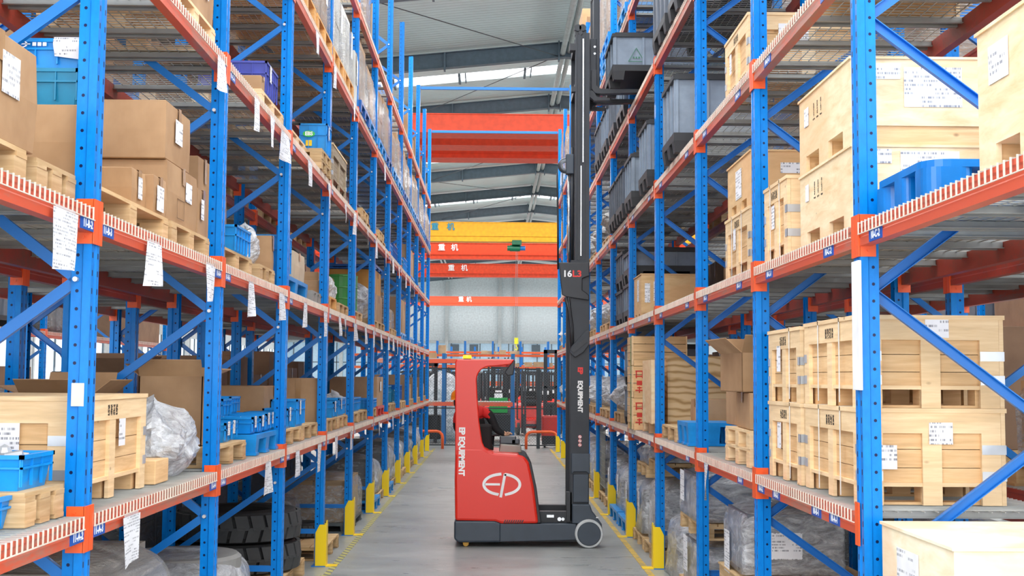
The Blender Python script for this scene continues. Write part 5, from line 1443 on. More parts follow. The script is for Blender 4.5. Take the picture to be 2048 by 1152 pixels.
# ---- location labels on the near beams (parts of their beams)
def lab_at(side, xf, s, posts, bay, lv, txts):
    y0, y1 = posts[bay], posts[bay + 1]
    z = DECK[lv] - .106
    for o in BEAMS[(side, bay, lv)]:
        for (yw, txt, dz) in txts:
            yl = (yw - y0) if s > 0 else (y1 - yw)
            label_plate(o, txt, yl, .026 + dz, s)
for lv, L_ in enumerate('ABC'):
    for bay in range(0, 8):
        if (('L', bay, lv) not in BEAMS): continue
        lab_at('L', -XA_L, 1, YLP, bay, lv, [(YLP[bay] + .13, '11-%s-%d' % (L_, 2 * bay + 1 if bay else 1), .0), (YLP[bay + 1] - .13, '11-%s-%d' % (L_, 2 * bay + 2), .0)])
        if ('R', bay, lv) not in BEAMS: continue
        P = YRP
        if bay == 1 and lv == 0: lab_at('R', XA_R, -1, P, 1, 0, [(5.87, '10-A-1', 0), (6.2, '10-B-1', 0), (7.08, '10-B-2', .0), (7.48, '10-A-2', 0)])
        elif bay == 0 and lv == 1: lab_at('R', XA_R, -1, P, 0, 1, [(P[1] - .29, '10-C-2', 0)])
        else: lab_at('R', XA_R, -1, P, bay, lv, [(P[bay] + .45, '10-%s-%d' % ('ACD'[lv], 2 * bay), 0), (P[bay + 1] - .45, '10-%s-%d' % ('ACD'[lv], 2 * bay + 1), 0)])
# ---- guards, strip, stickers
def guard_fn(s):
    def fn():
        m = MB(); t = .006
        m.prism([(-.062, 0), (.062, 0), (.062, .40), (.030, .445), (-.030, .445), (-.062, .40)], 'x', 0.0, s * t)
        m2 = m
        m.prism([(0, 0), (-s * .10, 0), (-s * .10, .33), (-s * .06, .41), (0, .41)], 'y', -.070, -.064)
        m.prism([(0, 0), (-s * .10, 0), (-s * .10, .33), (-s * .06, .41), (0, .41)], 'y', .064, .070)
        o = m.build('post_guard', YEL)
        MB().box(*sorted((s * .0, s * .11)), -.07, .07, 0, .008).build('foot_plate', YEL, o)
        return o
    return fn
for i in range(4, 13):
    make('gl', guard_fn(1), (-XA_L + .028, YLP[i], .0), 0, 'yellow steel guard at the foot of the %s upright, left rack' % ORD[i], 'post guard', 'yellow guards of the left rack')
    make('gr', guard_fn(-1), (XA_R - .028, YRP[i], .0), 0, 'yellow steel guard at the foot of the %s upright, right rack' % ORD[i], 'post guard', 'yellow guards of the right rack')
tag(MB().box(XA_R - .018, XA_R - .002, 5.40, 5.50, 1.82, 2.39).build('white_edge_strip', WHITE, bevel=.002), 'white plastic strip tied to the nearest big upright of the right rack', 'edge strip')
tag(MB().box(-1.742, -1.69, 5.1455, 5.147, 1.735, 1.83).build('masking_tape', plain('cream_masking_tape', (226, 224, 200), 0.6)), 'cream tape patch stuck on the nearest upright of left rack', 'tape')

# ------------------------------------------------------------------ reach truck
TR = empty('reach_truck', (0.35, 14.38, 0))
tag(TR, 'red and dark grey reach truck standing across the aisle with mast raised', 'reach truck')
TO = (-0.35, -14.38, 0)
SLATE = plain('slate_truck_paint', (58, 68, 80), 0.42, 0.1)
SLATE_D = plain('dark_mast_paint', (44, 48, 55), 0.45, 0.2)
TRED = paint('red_truck_enamel', (232, 44, 26), (228, 58, 42), 0.34, 0.8)
def T(mb, name, m, parent=TR, **kw): return mb.build(name, m, parent, loc=TO if parent is TR else (0, 0, 0), **kw)
Y0, Y1 = 13.84, 14.94
b = MB().prism([(-.385, .05), (-.43, .09), (-.43, .288), (0.02, .288), (.09, .262), (.09, .055)], 'y', Y0, Y1)
chassis = T(b, 'chassis', SLATE, bevel=.02)
for y in (Y0 + .005, Y1 - .145):
    T(MB().prism([(.08, .06), (.92, .085), (.92, .258), (.08, .258)], 'y', y, y + .14), 'support_leg', SLATE, bevel=.006)
T(MB().box(.05, .95, Y0 + .2, Y1 - .2, .04, .075), 'underside_pan', BLACKM)
body = T(MB().prism([(-.42, .289), (-.43, .74), (-.425, 1.09), (-.111, 1.09), (-.05, 1.053), (.017, 1.037), (.266, 1.022), (.349, .995), (.394, .929), (.451, .66), (.503, .261), (.09, .256), (.022, .281)], 'y', Y0, Y1), 'body_shell', TRED, bevel=.028)
T(MB().prism([(.28, 1.03), (.37, 1.0), (.42, .93), (.48, .66), (.535, .262), (.40, .262), (.30, .9)], 'y', Y0 + .03, Y1 - .03), 'front_bumper_panel', BLACKM, bevel=.008)
cab = [(-.426, 1.0), (-.436, 2.04), (-.42, 2.069), (.226, 2.073), (.187, 2.017), (.009, 1.996), (-.06, 1.992), (-.102, 1.982), (-.145, 1.957), (-.174, 1.92), (-.190, 1.88), (-.195, 1.831), (-.182, 1.62), (-.164, 1.4), (-.14, 1.234), (-.125, 1.15), (-.100, 1.095), (-.06, 1.062), (0.0, 1.045), (0.0, 1.0)]
T(MB().prism(cab, 'y', Y0 + .004, Y0 + .075), 'cab_side_frame', TRED, bevel=.012)
T(MB().prism([(-.426, 1.0), (-.436, 2.05), (-.25, 2.05), (-.235, 1.0)], 'y', Y1 - .075, Y1 - .005), 'cab_far_pillar', TRED, bevel=.012)
b = MB()
for k in range(7): b.box(-.42 + k * .093, -.38 + k * .093, Y0 + .07, Y1 - .01, 2.02, 2.058)
b.box(-.43, .2, Y1 - .09, Y1 - .01, 2.0, 2.06)
T(b, 'overhead_guard', TRED)
o = T(MB().lathe([(.045, 0), (.045, .02), (0, .02)], (-.305, Y0 + .12, 2.066), 'z', 20), 'beacon_base', BLACKM)
T(MB().lathe([(.0, .016), (.048, .016), (.05, .03), (.044, .052), (0, .054)], (-.305, Y0 + .12, 2.066), 'z', 20), 'beacon_light', plain('lit_orange_beacon', (255, 150, 30), 0.3, emis=3.0), smooth=True)
b = MB().prism([(.115, 1.93), (.215, 2.07), (.235, 2.06), (.225, 1.98), (.215, 1.90), (.15, 1.89)], 'y', Y0 + .02, Y0 + .12)
T(b, 'side_mirror', BLACKM, bevel=.01)
T(MB().prism([(.07, 1.985), (.14, 1.985), (.16, 1.93), (.12, 1.92)], 'y', Y0 + .05, Y0 + .11), 'mirror_bracket', BLACKM)
b = MB()
for k in range(9):
    x = .115 + k * .0245; b.prism([(x, .268), (x + .012, .268), (x + .030, .302), (x + .018, .302)], 'y', Y0 - .003, Y0 + .004)
T(b, 'vent_slots', BLACKM, body if False else TR)
# mast
for y in (13.93, 14.72):
    T(MB().box(.855, 1.068, y, y + .11, .28, 3.20), 'outer_mast_rail', SLATE_D, bevel=.004)
    T(MB().box(.905, 1.055, y + .015, y + .095, .3, 5.80).box(.93, .965, y + .002, y + .015, 3.2, 5.8).box(1.02, 1.066, y + .002, y + .015, 3.2, 5.82), 'inner_mast_rail', SLATE_D)
T(MB().box(.985, .999, 13.925, 13.94, 4.32, 5.75), 'upper_guide_strip', CHROME)
T(MB().box(.965, .976, 13.925, 13.94, 3.25, 4.28), 'lower_guide_strip', CHROME)
T(MB().box(.93, .95, 13.925, 13.935, 3.2, 5.3), 'mast_groove', BLACKM)
b = MB()
for z in (5.70, 5.18, 3.0, 1.4, .5): b.box(.90, 1.0, 14.04, 14.72, z, z + .07)
b.box(.84, .905, 13.95, 14.06, 5.62, 5.70).box(.86, .905, 13.95, 14.04, 5.14, 5.2)
T(b, 'mast_crossbars', BLACKM)
b = MB(); b.box(.90, 1.03, 13.95, 14.05, 5.8, 5.86)
for x in (.93, .985): b.cyl((x, 13.93, 5.88), (x, 14.02, 5.88), .04, 16)
b.cyl((.96, 13.93, 5.82), (.96, 14.02, 5.82), .025, 12); T(b, 'chain_pulleys', BLACKM)
T(MB().cyl((.835, 13.99, 3.15), (.835, 13.99, 4.20), .016, 14), 'lift_cylinder_rod', CHROME, smooth=True)
T(MB().cyl((.872, 14.0, 3.15), (.872, 14.0, 4.5), .02, 12), 'hydraulic_pipe', BLACKM, smooth=True)
b = MB().box(.80, .89, 13.95, 14.05, 4.19, 4.42)
hb = T(b, 'cylinder_head', SLATE, bevel=.01)
b = MB().lathe([(.04, -.02), (.085, -.022), (.09, -.01), (.078, 0), (.09, .01), (.085, .022), (.04, .02)], (.80, 14.0, 4.29), 'y', 26); T(b, 'pulley_wheel', plain('dark_worn_pulley', (84, 88, 94), 0.3, 0.5), smooth=True)
b = MB()
for k in range(60): b.box(.757, .770, 13.99, 14.01, 3.2 + k * .018, 3.21 + k * .018)
b.box(.76, .766, 13.995, 14.005, 3.2, 4.29); T(b, 'lift_chain', plain('oiled_chain', (70, 72, 76), 0.35, 0.6))
T(MB().tube([(.70, 13.98, 4.20), (.705, 13.98, 4.05), (.712, 13.98, 3.6), (.715, 13.98, 3.1)], .011, 8), 'hose', BLACKM, smooth=True)
pl = T(MB().prism([(.719, 3.17), (1.062, 3.175), (1.066, 3.02), (1.03, 3.01), (.985, 2.99), (.985, 2.86), (1.03, 2.83), (1.062, 2.80), (1.06, 2.745), (.80, 2.782), (.755, 2.806)], 'y', 13.895, 13.925), 'number_plate_cover', BLACKM, bevel=.008)
b = MB().prism([(.842, 2.158), (.905, 2.10), (1.0, 2.16), (1.067, 2.25), (1.067, 2.41), (1.02, 2.40), (.86, 2.22)], 'y', 13.885, 13.925); T(b, 'guide_bracket', SLATE_D, bevel=.006)
T(MB().bar((.87, 13.88, 2.17), (1.03, 13.88, 2.30), .012, .05), 'bracket_rib', BLACKM)
T(MB().tube([(.80, 13.91, 2.78), (.84, 13.91, 2.62), (.865, 13.91, 2.4), (.87, 13.92, 2.2)], .02, 10), 'hose', BLACKM, smooth=True)
T(MB().tube([(.83, 13.90, 2.78), (.85, 13.90, 2.62), (.875, 13.90, 2.45), (.885, 13.92, 2.2)], .014, 10), 'hose', BLACKM, smooth=True)
T(MB().prism([(.87, 1.03), (1.075, 1.03), (1.075, .80), (1.035, .83), (.90, .83), (.87, .80)], 'y', 13.9, 13.93).prism([(.89, .80), (1.06, .80), (1.06, .49), (.89, .49)], 'y', 13.9, 13.93), 'mast_sleeve', SLATE, bevel=.006)
T(MB().prism([(.875, .262), (.875, .475), (1.072, .475), (1.10, .40), (1.155, .33), (1.205, .26), (1.215, .16), (1.19, .16), (1.13, .26), (1.0, .262)], 'y', Y0 + .01, Y0 + .14), 'mast_foot', SLATE, bevel=.012)
T(MB().prism([(.875, .262), (.875, .475), (1.072, .475), (1.10, .40), (1.155, .33), (1.205, .26), (1.215, .16), (1.19, .16), (1.13, .26), (1.0, .262)], 'y', Y1 - .14, Y1 - .01), 'mast_foot', SLATE, bevel=.012)
T(MB().box(1.14, 1.17, Y0 + .0, Y0 + .02, .325, .34), 'foot_bolt', CHROME)
b = MB().box(.5, .88, 13.99, 14.09, .26, .38).box(.5, .88, 14.7, 14.8, .26, .38).box(.52, .86, 14.1, 14.7, .2, .3)
T(b, 'reach_carriage', BLACKM); T(MB().box(.60, .68, 13.97, 13.985, .315, .345).cyl((.74, 13.95, .30), (.74, 13.99, .30), .022, 12).cyl((.78, 13.95, .30), (.78, 13.99, .30), .018, 12), 'carriage_fittings', CHROME)
b = MB().box(.82, .875, 13.93, 14.05, .28, .6); T(b, 'carriage_bracket', BLACKM)
for y in (Y0 - .045, Y1 - .075):
    w_ = T(MB().lathe([(0, 0), (.125, 0), (.13, .012), (.13, .108), (.125, .12), (0, .12)], (1.06, y, .157), 'y', 44), 'load_wheel', SLATE, smooth=False)
    MB().lathe([(.130, -.002), (.150, .0), (.156, .01), (.156, .11), (.150, .12), (.130, .122)], (1.06, y, .157), 'y', 44).build('wheel_tyre', plain('pale_grey_wheel_tyre', (196, 200, 202), 0.6), w_)
T(MB().lathe([(0, 0), (.10, 0), (.11, .01), (.11, .07), (.1, .08), (0, .08)], (0.0, 14.45, .11), 'y', 30), 'drive_wheel', RUBBER)
T(MB().lathe([(0, 0), (.03, 0), (.034, .01), (.034, .05), (.03, .06), (0, .06)], (-.30, Y0 + .06, .034), 'y', 20).box(-.335, -.265, Y0 + .05, Y0 + .13, .04, .06), 'stabiliser_caster', plain('amber_caster', (236, 182, 70), 0.5))
# carriage, forks
b = MB().box(1.075, 1.15, 14.02, 14.62, 5.16, 5.78).box(1.12, 1.19, 14.05, 14.12, 5.1, 6.4).box(1.12, 1.19, 14.5, 14.57, 5.1, 6.4).box(1.12, 1.19, 14.05, 14.57, 6.34, 6.4)
for k in range(4): b.box(1.13, 1.18, 14.14 + k * .1, 14.17 + k * .1, 5.75, 6.35)
T(b, 'fork_carriage', SLATE_D, bevel=.006)
for z in (5.68, 5.60, 5.38): T(MB().cyl((1.13, 14.01, z), (1.13, 14.03, z), .013, 10), 'carriage_bolt', CHROME)
for y in (13.97, 14.48):
    T(MB().prism([(1.09, 5.40), (1.15, 5.40), (1.15, 5.22), (1.19, 5.185), (1.30, 5.18), (2.25, 5.185), (2.25, 5.165), (1.2, 5.12), (1.13, 5.13), (1.09, 5.18)], 'y', y, y + .10), 'fork', BLACKM, bevel=.004)
    T(MB().prism([(1.06, 5.16), (1.12, 5.16), (1.15, 5.09), (1.30, 5.075), (1.30, 5.05), (1.12, 5.045), (1.06, 5.10)], 'y', y + .01, y + .08), 'fork_heel', BLACKM)
# cab fittings
T(MB().box(-.30, -.02, 14.22, 14.30, 1.02, 1.34).prism([(-.30, 1.02), (.0, 1.02), (.0, 1.10), (-.30, 1.10)], 'y', 14.25, 14.7), 'seat', plain('black_vinyl', (18, 18, 20), 0.75), bevel=.03)
con = T(MB().prism([(.06, 1.02), (.32, 1.02), (.31, 1.10), (.08, 1.115)], 'y', 14.15, 14.75), 'dashboard', plain('warm_grey_console', (150, 146, 136), 0.4), bevel=.01)
T(MB().box(.07, .26, 14.3, 14.5, 1.11, 1.20).box(.20, .30, 14.3, 14.48, 1.11, 1.17), 'instrument_panel', plain('dark_instrument', (52, 56, 66), 0.3), bevel=.012)
T(MB().cyl((.17, 14.40, 1.2), (.16, 14.40, 1.235), .012, 10).lathe([(0, 0), (.02, .005), (.022, .02), (0, .035)], (.158, 14.40, 1.225), 'z', 12), 'joystick', BLACKM)
T(MB().lathe([(.12, -.012), (.132, 0), (.12, .012), (.108, 0), (.12, -.012)], (-.02, 14.62, 1.20), 'z', 28).bar((-.13, 14.62, 1.2), (.09, 14.62, 1.2), .02, .01).cyl((-.02, 14.62, 1.1), (-.02, 14.62, 1.2), .02, 10), 'steering_wheel', BLACKM)
def m_glass():
    s = NT('clear_shield', 0.08); s.col(lin((200, 208, 212))); s.b.inputs['Alpha'].default_value = .28; return s.m
GL = m_glass()
pts = [(.27, 1.20), (.315, 1.14), (.355, 1.06), (.385, .97)]
b = MB()
for k in range(3): b.add([(pts[k][0], 14.0, pts[k][1]), (pts[k + 1][0], 14.0, pts[k + 1][1]), (pts[k + 1][0], 14.8, pts[k + 1][1]), (pts[k][0], 14.8, pts[k][1]), (pts[k][0] + .006, 14.0, pts[k][1]), (pts[k + 1][0] + .006, 14.0, pts[k + 1][1]), (pts[k + 1][0] + .006, 14.8, pts[k + 1][1]), (pts[k][0] + .006, 14.8, pts[k][1])], [(0, 1, 2, 3), (7, 6, 5, 4), (0, 4, 5, 1), (3, 2, 6, 7)])
T(b, 'front_shield', GL)
# marks on the truck
WM = plain('white_vinyl_lettering', (250, 250, 250), 0.4); RM = plain('red_vinyl_lettering', (232, 40, 34), 0.4)
def ribbon(mb, pts, w, y, t=.003):
    L, Rr = [], []
    for i, p in enumerate(pts):
        a = pts[max(0, i - 1)]; c = pts[min(len(pts) - 1, i + 1)]
        dx, dz = c[0] - a[0], c[1] - a[1]; l = math.hypot(dx, dz) or 1; nx, nz = -dz / l, dx / l
        ww = w[i] if isinstance(w, (list, tuple)) else w
        L.append((p[0] + nx * ww / 2, p[1] + nz * ww / 2)); Rr.append((p[0] - nx * ww / 2, p[1] - nz * ww / 2))
    n = len(pts)
    for i in range(n - 1):
        mb.prism([L[i], L[i + 1], Rr[i + 1], Rr[i]], 'y', y - t, y)
cx, cz, ra, rb = .094, .690, .200, .112
yl = Y0 - .0005
lg = MB()
E_ = [(cx + ra * cos(radians(a)), cz + rb * sin(radians(a))) for a in range(96, 265, 7)]; E_[0] = (cx - .005, cz + rb + .003); E_[-1] = (cx - .035, cz - rb - .001)
ribbon(lg, E_, .031, yl); ribbon(lg, [(cx - ra + .01, cz), (cx - .02, cz)], .024, yl)
ribbon(lg, [(cx + .035, cz + rb + .004), (cx - .012, cz - rb - .03)], .030, yl)
P_ = [(cx + ra * cos(radians(a)), cz + .0 + rb * sin(radians(a))) for a in range(86, -70, -7)]; P_[0] = (cx + .03, cz + rb + .002)
ribbon(lg, P_, .031, yl); ribbon(lg, [P_[-1], (cx + .035, cz - rb * 1.02)], .028, yl)
T(lg, 'maker_logo', WM)
def TT(body, size, m, x, y, z, rot, **kw): return mesh_text('lettering', body, size, m, TR, (x + TO[0], y + TO[1], z + TO[2]), rot, **kw)
FR = (radians(90), 0, 0)
VR = (radians(90), radians(90), 0)
TT('EP EQUIPMENT', .088, WM, -.355, Y0 - .0005, 1.05, VR, sx=.90, bold=.0045)
TT('EP', .075, RM, .965, 13.925, 1.955, VR, bold=.004); TT('EQUIPMENT', .072, WM, .965, 13.925, 1.665, VR, sx=.90, bold=.0036)
TT('16', .10, WM, .815, 13.892, 3.04, FR, bold=.003, sx=1.05); TT('L3', .10, RM, .925, 13.892, 3.04, FR, bold=.003, sx=1.1)
b = MB()
for k in range(3): b.lathe([(0, -.003), (.020, -.003), (.020, 0)], (.965, 13.928, 1.215 - k * .045), 'y', 18)
st = T(b, 'warning_stickers', WM)
b = MB()
for k in range(3):
    b.lathe([(.015, -.0045), (.019, -.0045), (.019, -.003), (.015, -.003)], (.965, 13.928, 1.215 - k * .045), 'y', 18); b.bar((.953, 13.924, 1.203 - k * .045), (.977, 13.924, 1.227 - k * .045), .003, .004)
T(b, 'warning_rings', RM)
# the container on the forks
make('load', lambda: grey_container(-1, 1.0, .98, .55, mark=True), (1.315, 13.78, 5.245), 0, 'grey lidded container with a triangle mark, held on the forks', 'container')

# ------------------------------------------------------------------ driver
def skin_person(name, V, Ed, R, mats, pick, sub=2):
    me = bpy.data.meshes.new(name); me.from_pydata([Vector(v) for v in V], Ed, [])
    o = bpy.data.objects.new(name + '_skeleton', me)
    md = o.modifiers.new('skin', 'SKIN'); o.modifiers.new('sub', 'SUBSURF').levels = sub; o.modifiers['sub'].render_levels = sub
    if not me.skin_vertices: me.skin_vertices.new() if hasattr(me.skin_vertices, 'new') else None
    for i, r in enumerate(R):
        sv = me.skin_vertices[0].data[i]; sv.radius = r if isinstance(r, tuple) else (r, r); sv.use_root = (i == 0)
    m2 = solid_mesh(o)
    m2.materials.clear()
    for m in mats: m2.materials.append(m)
    for p in m2.polygons: p.material_index = pick(p.center); p.use_smooth = True
    r_ = bpy.data.objects.new(name, m2); COL.objects.link(r_); return r_
V = []; Ed = []; Rr = []
def J(p, r, par=None):
    if p[2] > 1.56: p = (p[0] - .075, p[1], p[2])
    elif p[2] > 1.27 and p[0] < -.1: p = (p[0] - .045, p[1], p[2])
    elif p[2] > 1.27: p = (p[0] - .02, p[1], p[2])
    V.append(p); Rr.append(r)
    if par is not None: Ed.append((par, len(V) - 1))
    return len(V) - 1
pel = J((-.16, 14.44, 1.17), (.165, .12)); wa = J((-.155, 14.43, 1.28), (.16, .105), pel); ch = J((-.17, 14.43, 1.40), (.165, .115), wa); nk0 = J((-.215, 14.44, 1.49), (.11, .085), ch)
nk = J((-.27, 14.45, 1.525), .055, nk0); hd1 = J((-.285, 14.46, 1.565), (.075, .085), nk); hd2 = J((-.30, 14.46, 1.62), (.075, .088), hd1)
shr = J((-.035, 14.44, 1.455), .066, nk0); elr = J((.045, 14.40, 1.275), .050, shr); wrr = J((.135, 14.405, 1.205), .034, elr); hdr = J((.165, 14.405, 1.222), (.032, .018), wrr)
shl = J((-.375, 14.44, 1.45), .066, nk0); ell = J((-.43, 14.47, 1.26), .050, shl); wrl = J((-.24, 14.60, 1.215), .034, ell); hdl = J((-.17, 14.62, 1.215), (.032, .018), wrl)
for k, (dx, dy) in enumerate(((.030, -.026), (.034, -.009), (.032, .008), (.026, .024))):
    f1 = J((.165 + dx * .9, 14.405 + dy, 1.235), .0085, hdr); J((.165 + dx * 1.5, 14.405 + dy, 1.215), .0075, f1)
t1 = J((.15, 14.375, 1.235), .010, wrr); J((.175, 14.37, 1.245), .009, t1)
for k, dy in enumerate((-.026, -.009, .008, .024)):
    f1 = J((-.135, 14.62 + dy, 1.222), .0085, hdl); J((-.115, 14.62 + dy, 1.20), .0075, f1)
t1 = J((-.165, 14.575, 1.23), .010, wrl); J((-.14, 14.57, 1.235), .009, t1)
for sg in (-1, 1):
    hp = J((-.17 + sg * .09, 14.50, 1.15), .085, pel); kn = J((-.17 + sg * .12, 14.80, 1.14), .062, hp); an = J((-.17 + sg * .12, 14.83, .76), .045, kn); J((-.17 + sg * .12, 14.90, .72), (.04, .03), an)
SKIN = plain('skin', (214, 168, 138), 0.55); JACK = plain('black_work_vest', (24, 25, 28), 0.8); SHIRT = plain('red_shirt', (224, 42, 40), 0.75); TROU = plain('navy_trousers', (34, 40, 58), 0.8)
def pick(c):
    x, y, z = c
    if z > 1.53 and x < -.2: return 0
    if (x > .125 and z < 1.27) or (-.215 < x < -.10 and y > 14.56 and z < 1.26 and z > 1.185): return 0
    if z < 1.185 and not (x > .03): return 3
    if (z > 1.40 and x < -.055) or (z > 1.35 and x < -.38): return 2
    if x > -.02 or x < -.345 or (y > 14.54 and z > 1.2): return 1
    return 1
drv = skin_person('person', V, Ed, Rr, (SKIN, JACK, SHIRT, TROU), pick)
tag(drv, 'driver in orange helmet, black vest and red shirt, seated in the red truck', 'person')
b = MB(); c0 = (-.375, 14.46, 1.615)
b.lathe([(.148, -.005), (.125, 0), (.128, .03), (.118, .075), (.085, .108), (.04, .124), (0, .128)], c0, 'z', 28); b.prism([(-.09, .08), (.09, .08), (.07, .165), (0, .185), (-.07, .165)], 'z', -.004, .006)
for i in range(len(b.v) - 10, len(b.v)): b.v[i] = (b.v[i][0] + c0[0], b.v[i][1] + c0[1], b.v[i][2] + c0[2])
b.build('safety_helmet', plain('orange_helmet', (246, 138, 20), 0.3), drv, smooth=True)
b = MB(); b.lathe([(.074, -.10), (.088, -.06), (.092, 0), (.08, .02)], (c0[0], c0[1] - .012, c0[2]), 'z', 20); b.build('hair', plain('black_hair', (24, 20, 18), 0.6), drv, smooth=True)
b = MB()
fc = (c0[0], c0[1] + .084, c0[2] - .03)
b.add([(fc[0] - .012, fc[1] - .01, fc[2] + .0), (fc[0] + .012, fc[1] - .01, fc[2]), (fc[0], fc[1] + .022, fc[2] - .035), (fc[0], fc[1] - .008, fc[2] + .02), (fc[0], fc[1] - .012, fc[2] - .045)], [(0, 1, 2), (0, 2, 3), (1, 3, 2), (0, 4, 1), (0, 2, 4), (1, 4, 2)])
b.build('nose', SKIN, drv)
for sg in (-1, 1):
    MB().lathe([(0, -.008), (.012, -.004), (.012, .004), (0, .008)], (fc[0] + sg * .032, fc[1] - .010, fc[2] + .018), 'y', 12).build('eye', plain('eye_white_dark', (60, 44, 38), 0.2), drv)
    MB().lathe([(0, -.008), (.018, -.006), (.026, 0), (.018, .006), (0, .008)], (c0[0] + sg * .092, c0[1] + .0, c0[2] - .04), 'x', 14).build('ear', SKIN, drv, smooth=True)
MB().box(fc[0] - .024, fc[0] + .024, fc[1] - .016, fc[1] - .004, fc[2] - .066, fc[2] - .056).build('mouth', plain('lips', (176, 96, 86), 0.5), drv, bevel=.003)

# ------------------------------------------------------------------ overhead cranes
CRED = plain('crane_orange_red', (232, 74, 36), 0.55); CYEL = plain('crane_yellow', (222, 158, 0), 0.6)
def crane(ys, zb, zt, w, m, label, txts=(), tm=None, hoist=None, cat='overhead crane'):
    r = empty('overhead_crane', (0, ys[0], zb))
    for y in ys:
        dy = y - ys[0]; h = zt - zb
        b = MB().box(-18.5, 18.5, dy + .03, dy + w - .03, 0.02, h - .02).box(-18.5, 18.5, dy, dy + w, 0, .03).box(-18.5, 18.5, dy, dy + .02, h - .03, h)
        g = b.build('girder', m, r); MB().box(-18.5, 18.5, dy + .02, dy + w, h - .028, h + .004).build('bounce_cut_plate', plain('bounce_cut_grey', (150, 150, 146), .9), g)  # unseen grey plate added to keep red bounce off the roof
        if len(ys) == 1: MB().box(-18.5, 18.5, -.01, .03, h * .26, h * .28).build('web_stiffener', m, g)
    d = ys[-1] + w - ys[0]
    for x in (-18.9, 18.5): MB().box(x, x + .4, -1.2, d + 1.2, -.05, .5).build('end_carriage', m, r)
    for (t, x, z, s_) in txts: mesh_text('lettering', t, s_, tm, r, (x, -.012, z - zb), FR, bold=.008, extrude=.004)
    return tag(r, label, cat)
def px(x, Y): return (x - 988.5) * Y / 2476.0
def pz(y, Y): return EYE + (757 - y) * Y / 2476.0
TEALT = plain('blue_lettering', (0, 130, 160), 0.5)
crane([36.0, 38.0], 9.07, 9.64, .95, CRED, 'double orange-red crane girders, nearest, high above the aisle')
crane([40.2], 9.07, 9.64, .95, CRED, 'darker orange-red crane girder right behind the double one')
cy = crane([65.0], 9.07, 10.1, .7, CYEL, 'yellow crane girder with blue characters and a green hoist', [('重', px(867, 65), pz(454, 65), .42), ('机', px(899, 65), pz(454, 65), .42)], TEALT)
crane([74.7], 9.07, 10.05, .7, CRED, 'orange-red crane girder just below the yellow one', [('重', px(881, 74.7), pz(496, 74.7), .44), ('机', px(907, 74.7), pz(496, 74.7), .44)], WHITE)
crane([88.0], 9.07, 10.02, .7, CRED, 'orange-red crane girder third from the far wall, white characters', [('重', px(901, 88), pz(537, 88), .48), ('机', px(927, 88), pz(537, 88), .48)], WHITE)
crane([123.0], 9.07, 9.98, .7, CRED, 'lowest orange-red girder in view, against the far wall', [('重', px(921, 123), pz(600, 123), .56), ('机', px(937, 123), pz(600, 123), .56)], WHITE)
hx = px(1032, 65) ; b = MB()
h = empty('hoist_trolley'); h.parent = cy; h.location = (hx, .3, 0)
MB().box(-.25, .25, -.35, .35, -.16, .08).build('trolley_frame', plain('dark_green_steel', (16, 92, 60), 0.4), h)
MB().cyl((-.36, 0, -.32), (.18, 0, -.32), .17, 18).build('drum_housing', plain('green_motor', (10, 104, 72), 0.4), h); MB().cyl((.18, 0, -.32), (.46, 0, -.32), .12, 16).build('hoist_motor', plain('blue_motor', (10, 108, 180), 0.4), h)
MB().cyl((-.36, 0, -.32), (-.5, 0, -.32), .14, 16).build('brake_cover', plain('green_motor', (10, 104, 72), 0.4), h)
b = MB().cyl((-.03, 0, -.4), (-.03, 0, pz(680, 65) - 9.0), .012, 6).cyl((.05, 0, -.4), (.05, 0, pz(680, 65) - 9.0), .012, 6); b.build('wire_rope', plain('steel_rope', (120, 124, 126), 0.5), h)
zz = pz(680, 65) - 9.07
b = MB().box(-.09, .11, -.06, .06, zz - .2, zz + .12).cyl((.01, 0, zz - .2), (.01, 0, zz - .34), .03, 8); b.tube([(.01, 0, zz - .34), (.08, 0, zz - .42), (.05, 0, zz - .52), (-.04, 0, zz - .52), (-.08, 0, zz - .44)], .028, 8); b.build('hook_block', plain('yellow_hook', (226, 222, 40), 0.4), h)
b = MB()
for x in (-19.0, 18.75): b.box(x, x + .25, 20, 129, 8.4, 9.02)
struct('trim_crane_runway', b, STEELG)

# ------------------------------------------------------------------ far end of the aisle
FY = 33.3
b = MB(); x0, x1, z0, z1 = -1.95, 1.95, .08, 2.12; pit = .075
def diag(u0, sgn):
    # line x = u0 + sgn*t, z = z0 + t, clipped to the panel
    t0, t1 = 0, z1 - z0
    xs = lambda t: u0 + sgn * t
    if sgn > 0: t0 = max(t0, x0 - u0); t1 = min(t1, x1 - u0)
    else: t0 = max(t0, u0 - x1); t1 = min(t1, u0 - x0)
    if t1 > t0: b.bar((xs(t0), FY + .004 * sgn, z0 + t0), (xs(t1), FY + .004 * sgn, z0 + t1), .0045, .0045)
u = x0 - (z1 - z0)
while u < x1 + (z1 - z0):
    diag(u, 1); diag(u, -1); u += pit
fr = empty('chain_link_fence', (0, FY, 0)); o = b.build('wire_netting', plain('dark_netting_wire', (96, 102, 104), 0.5, 0.3), fr, loc=(0, -FY, 0))
b = MB()
for z in (z0, 1.06, z1): b.bar((x0, FY, z), (x1, FY, z), .03, .03)
b.build('rail', plain('dark_fence_post', (44, 50, 54), 0.5), fr, loc=(0, -FY, 0))
for x in (-1.9, px(1077, FY), 1.9): MB().box(x - .045, x + .045, FY - .045, FY + .045, 0, z1 + .03).build('fence_post', plain('dark_fence_post', (44, 50, 54), 0.5), fr, loc=(0, -FY, 0))
tag(fr, 'dark chain-link fence closing the end of the aisle', 'fence')
OT = plain('orange_tube_paint', (226, 92, 40), 0.4)
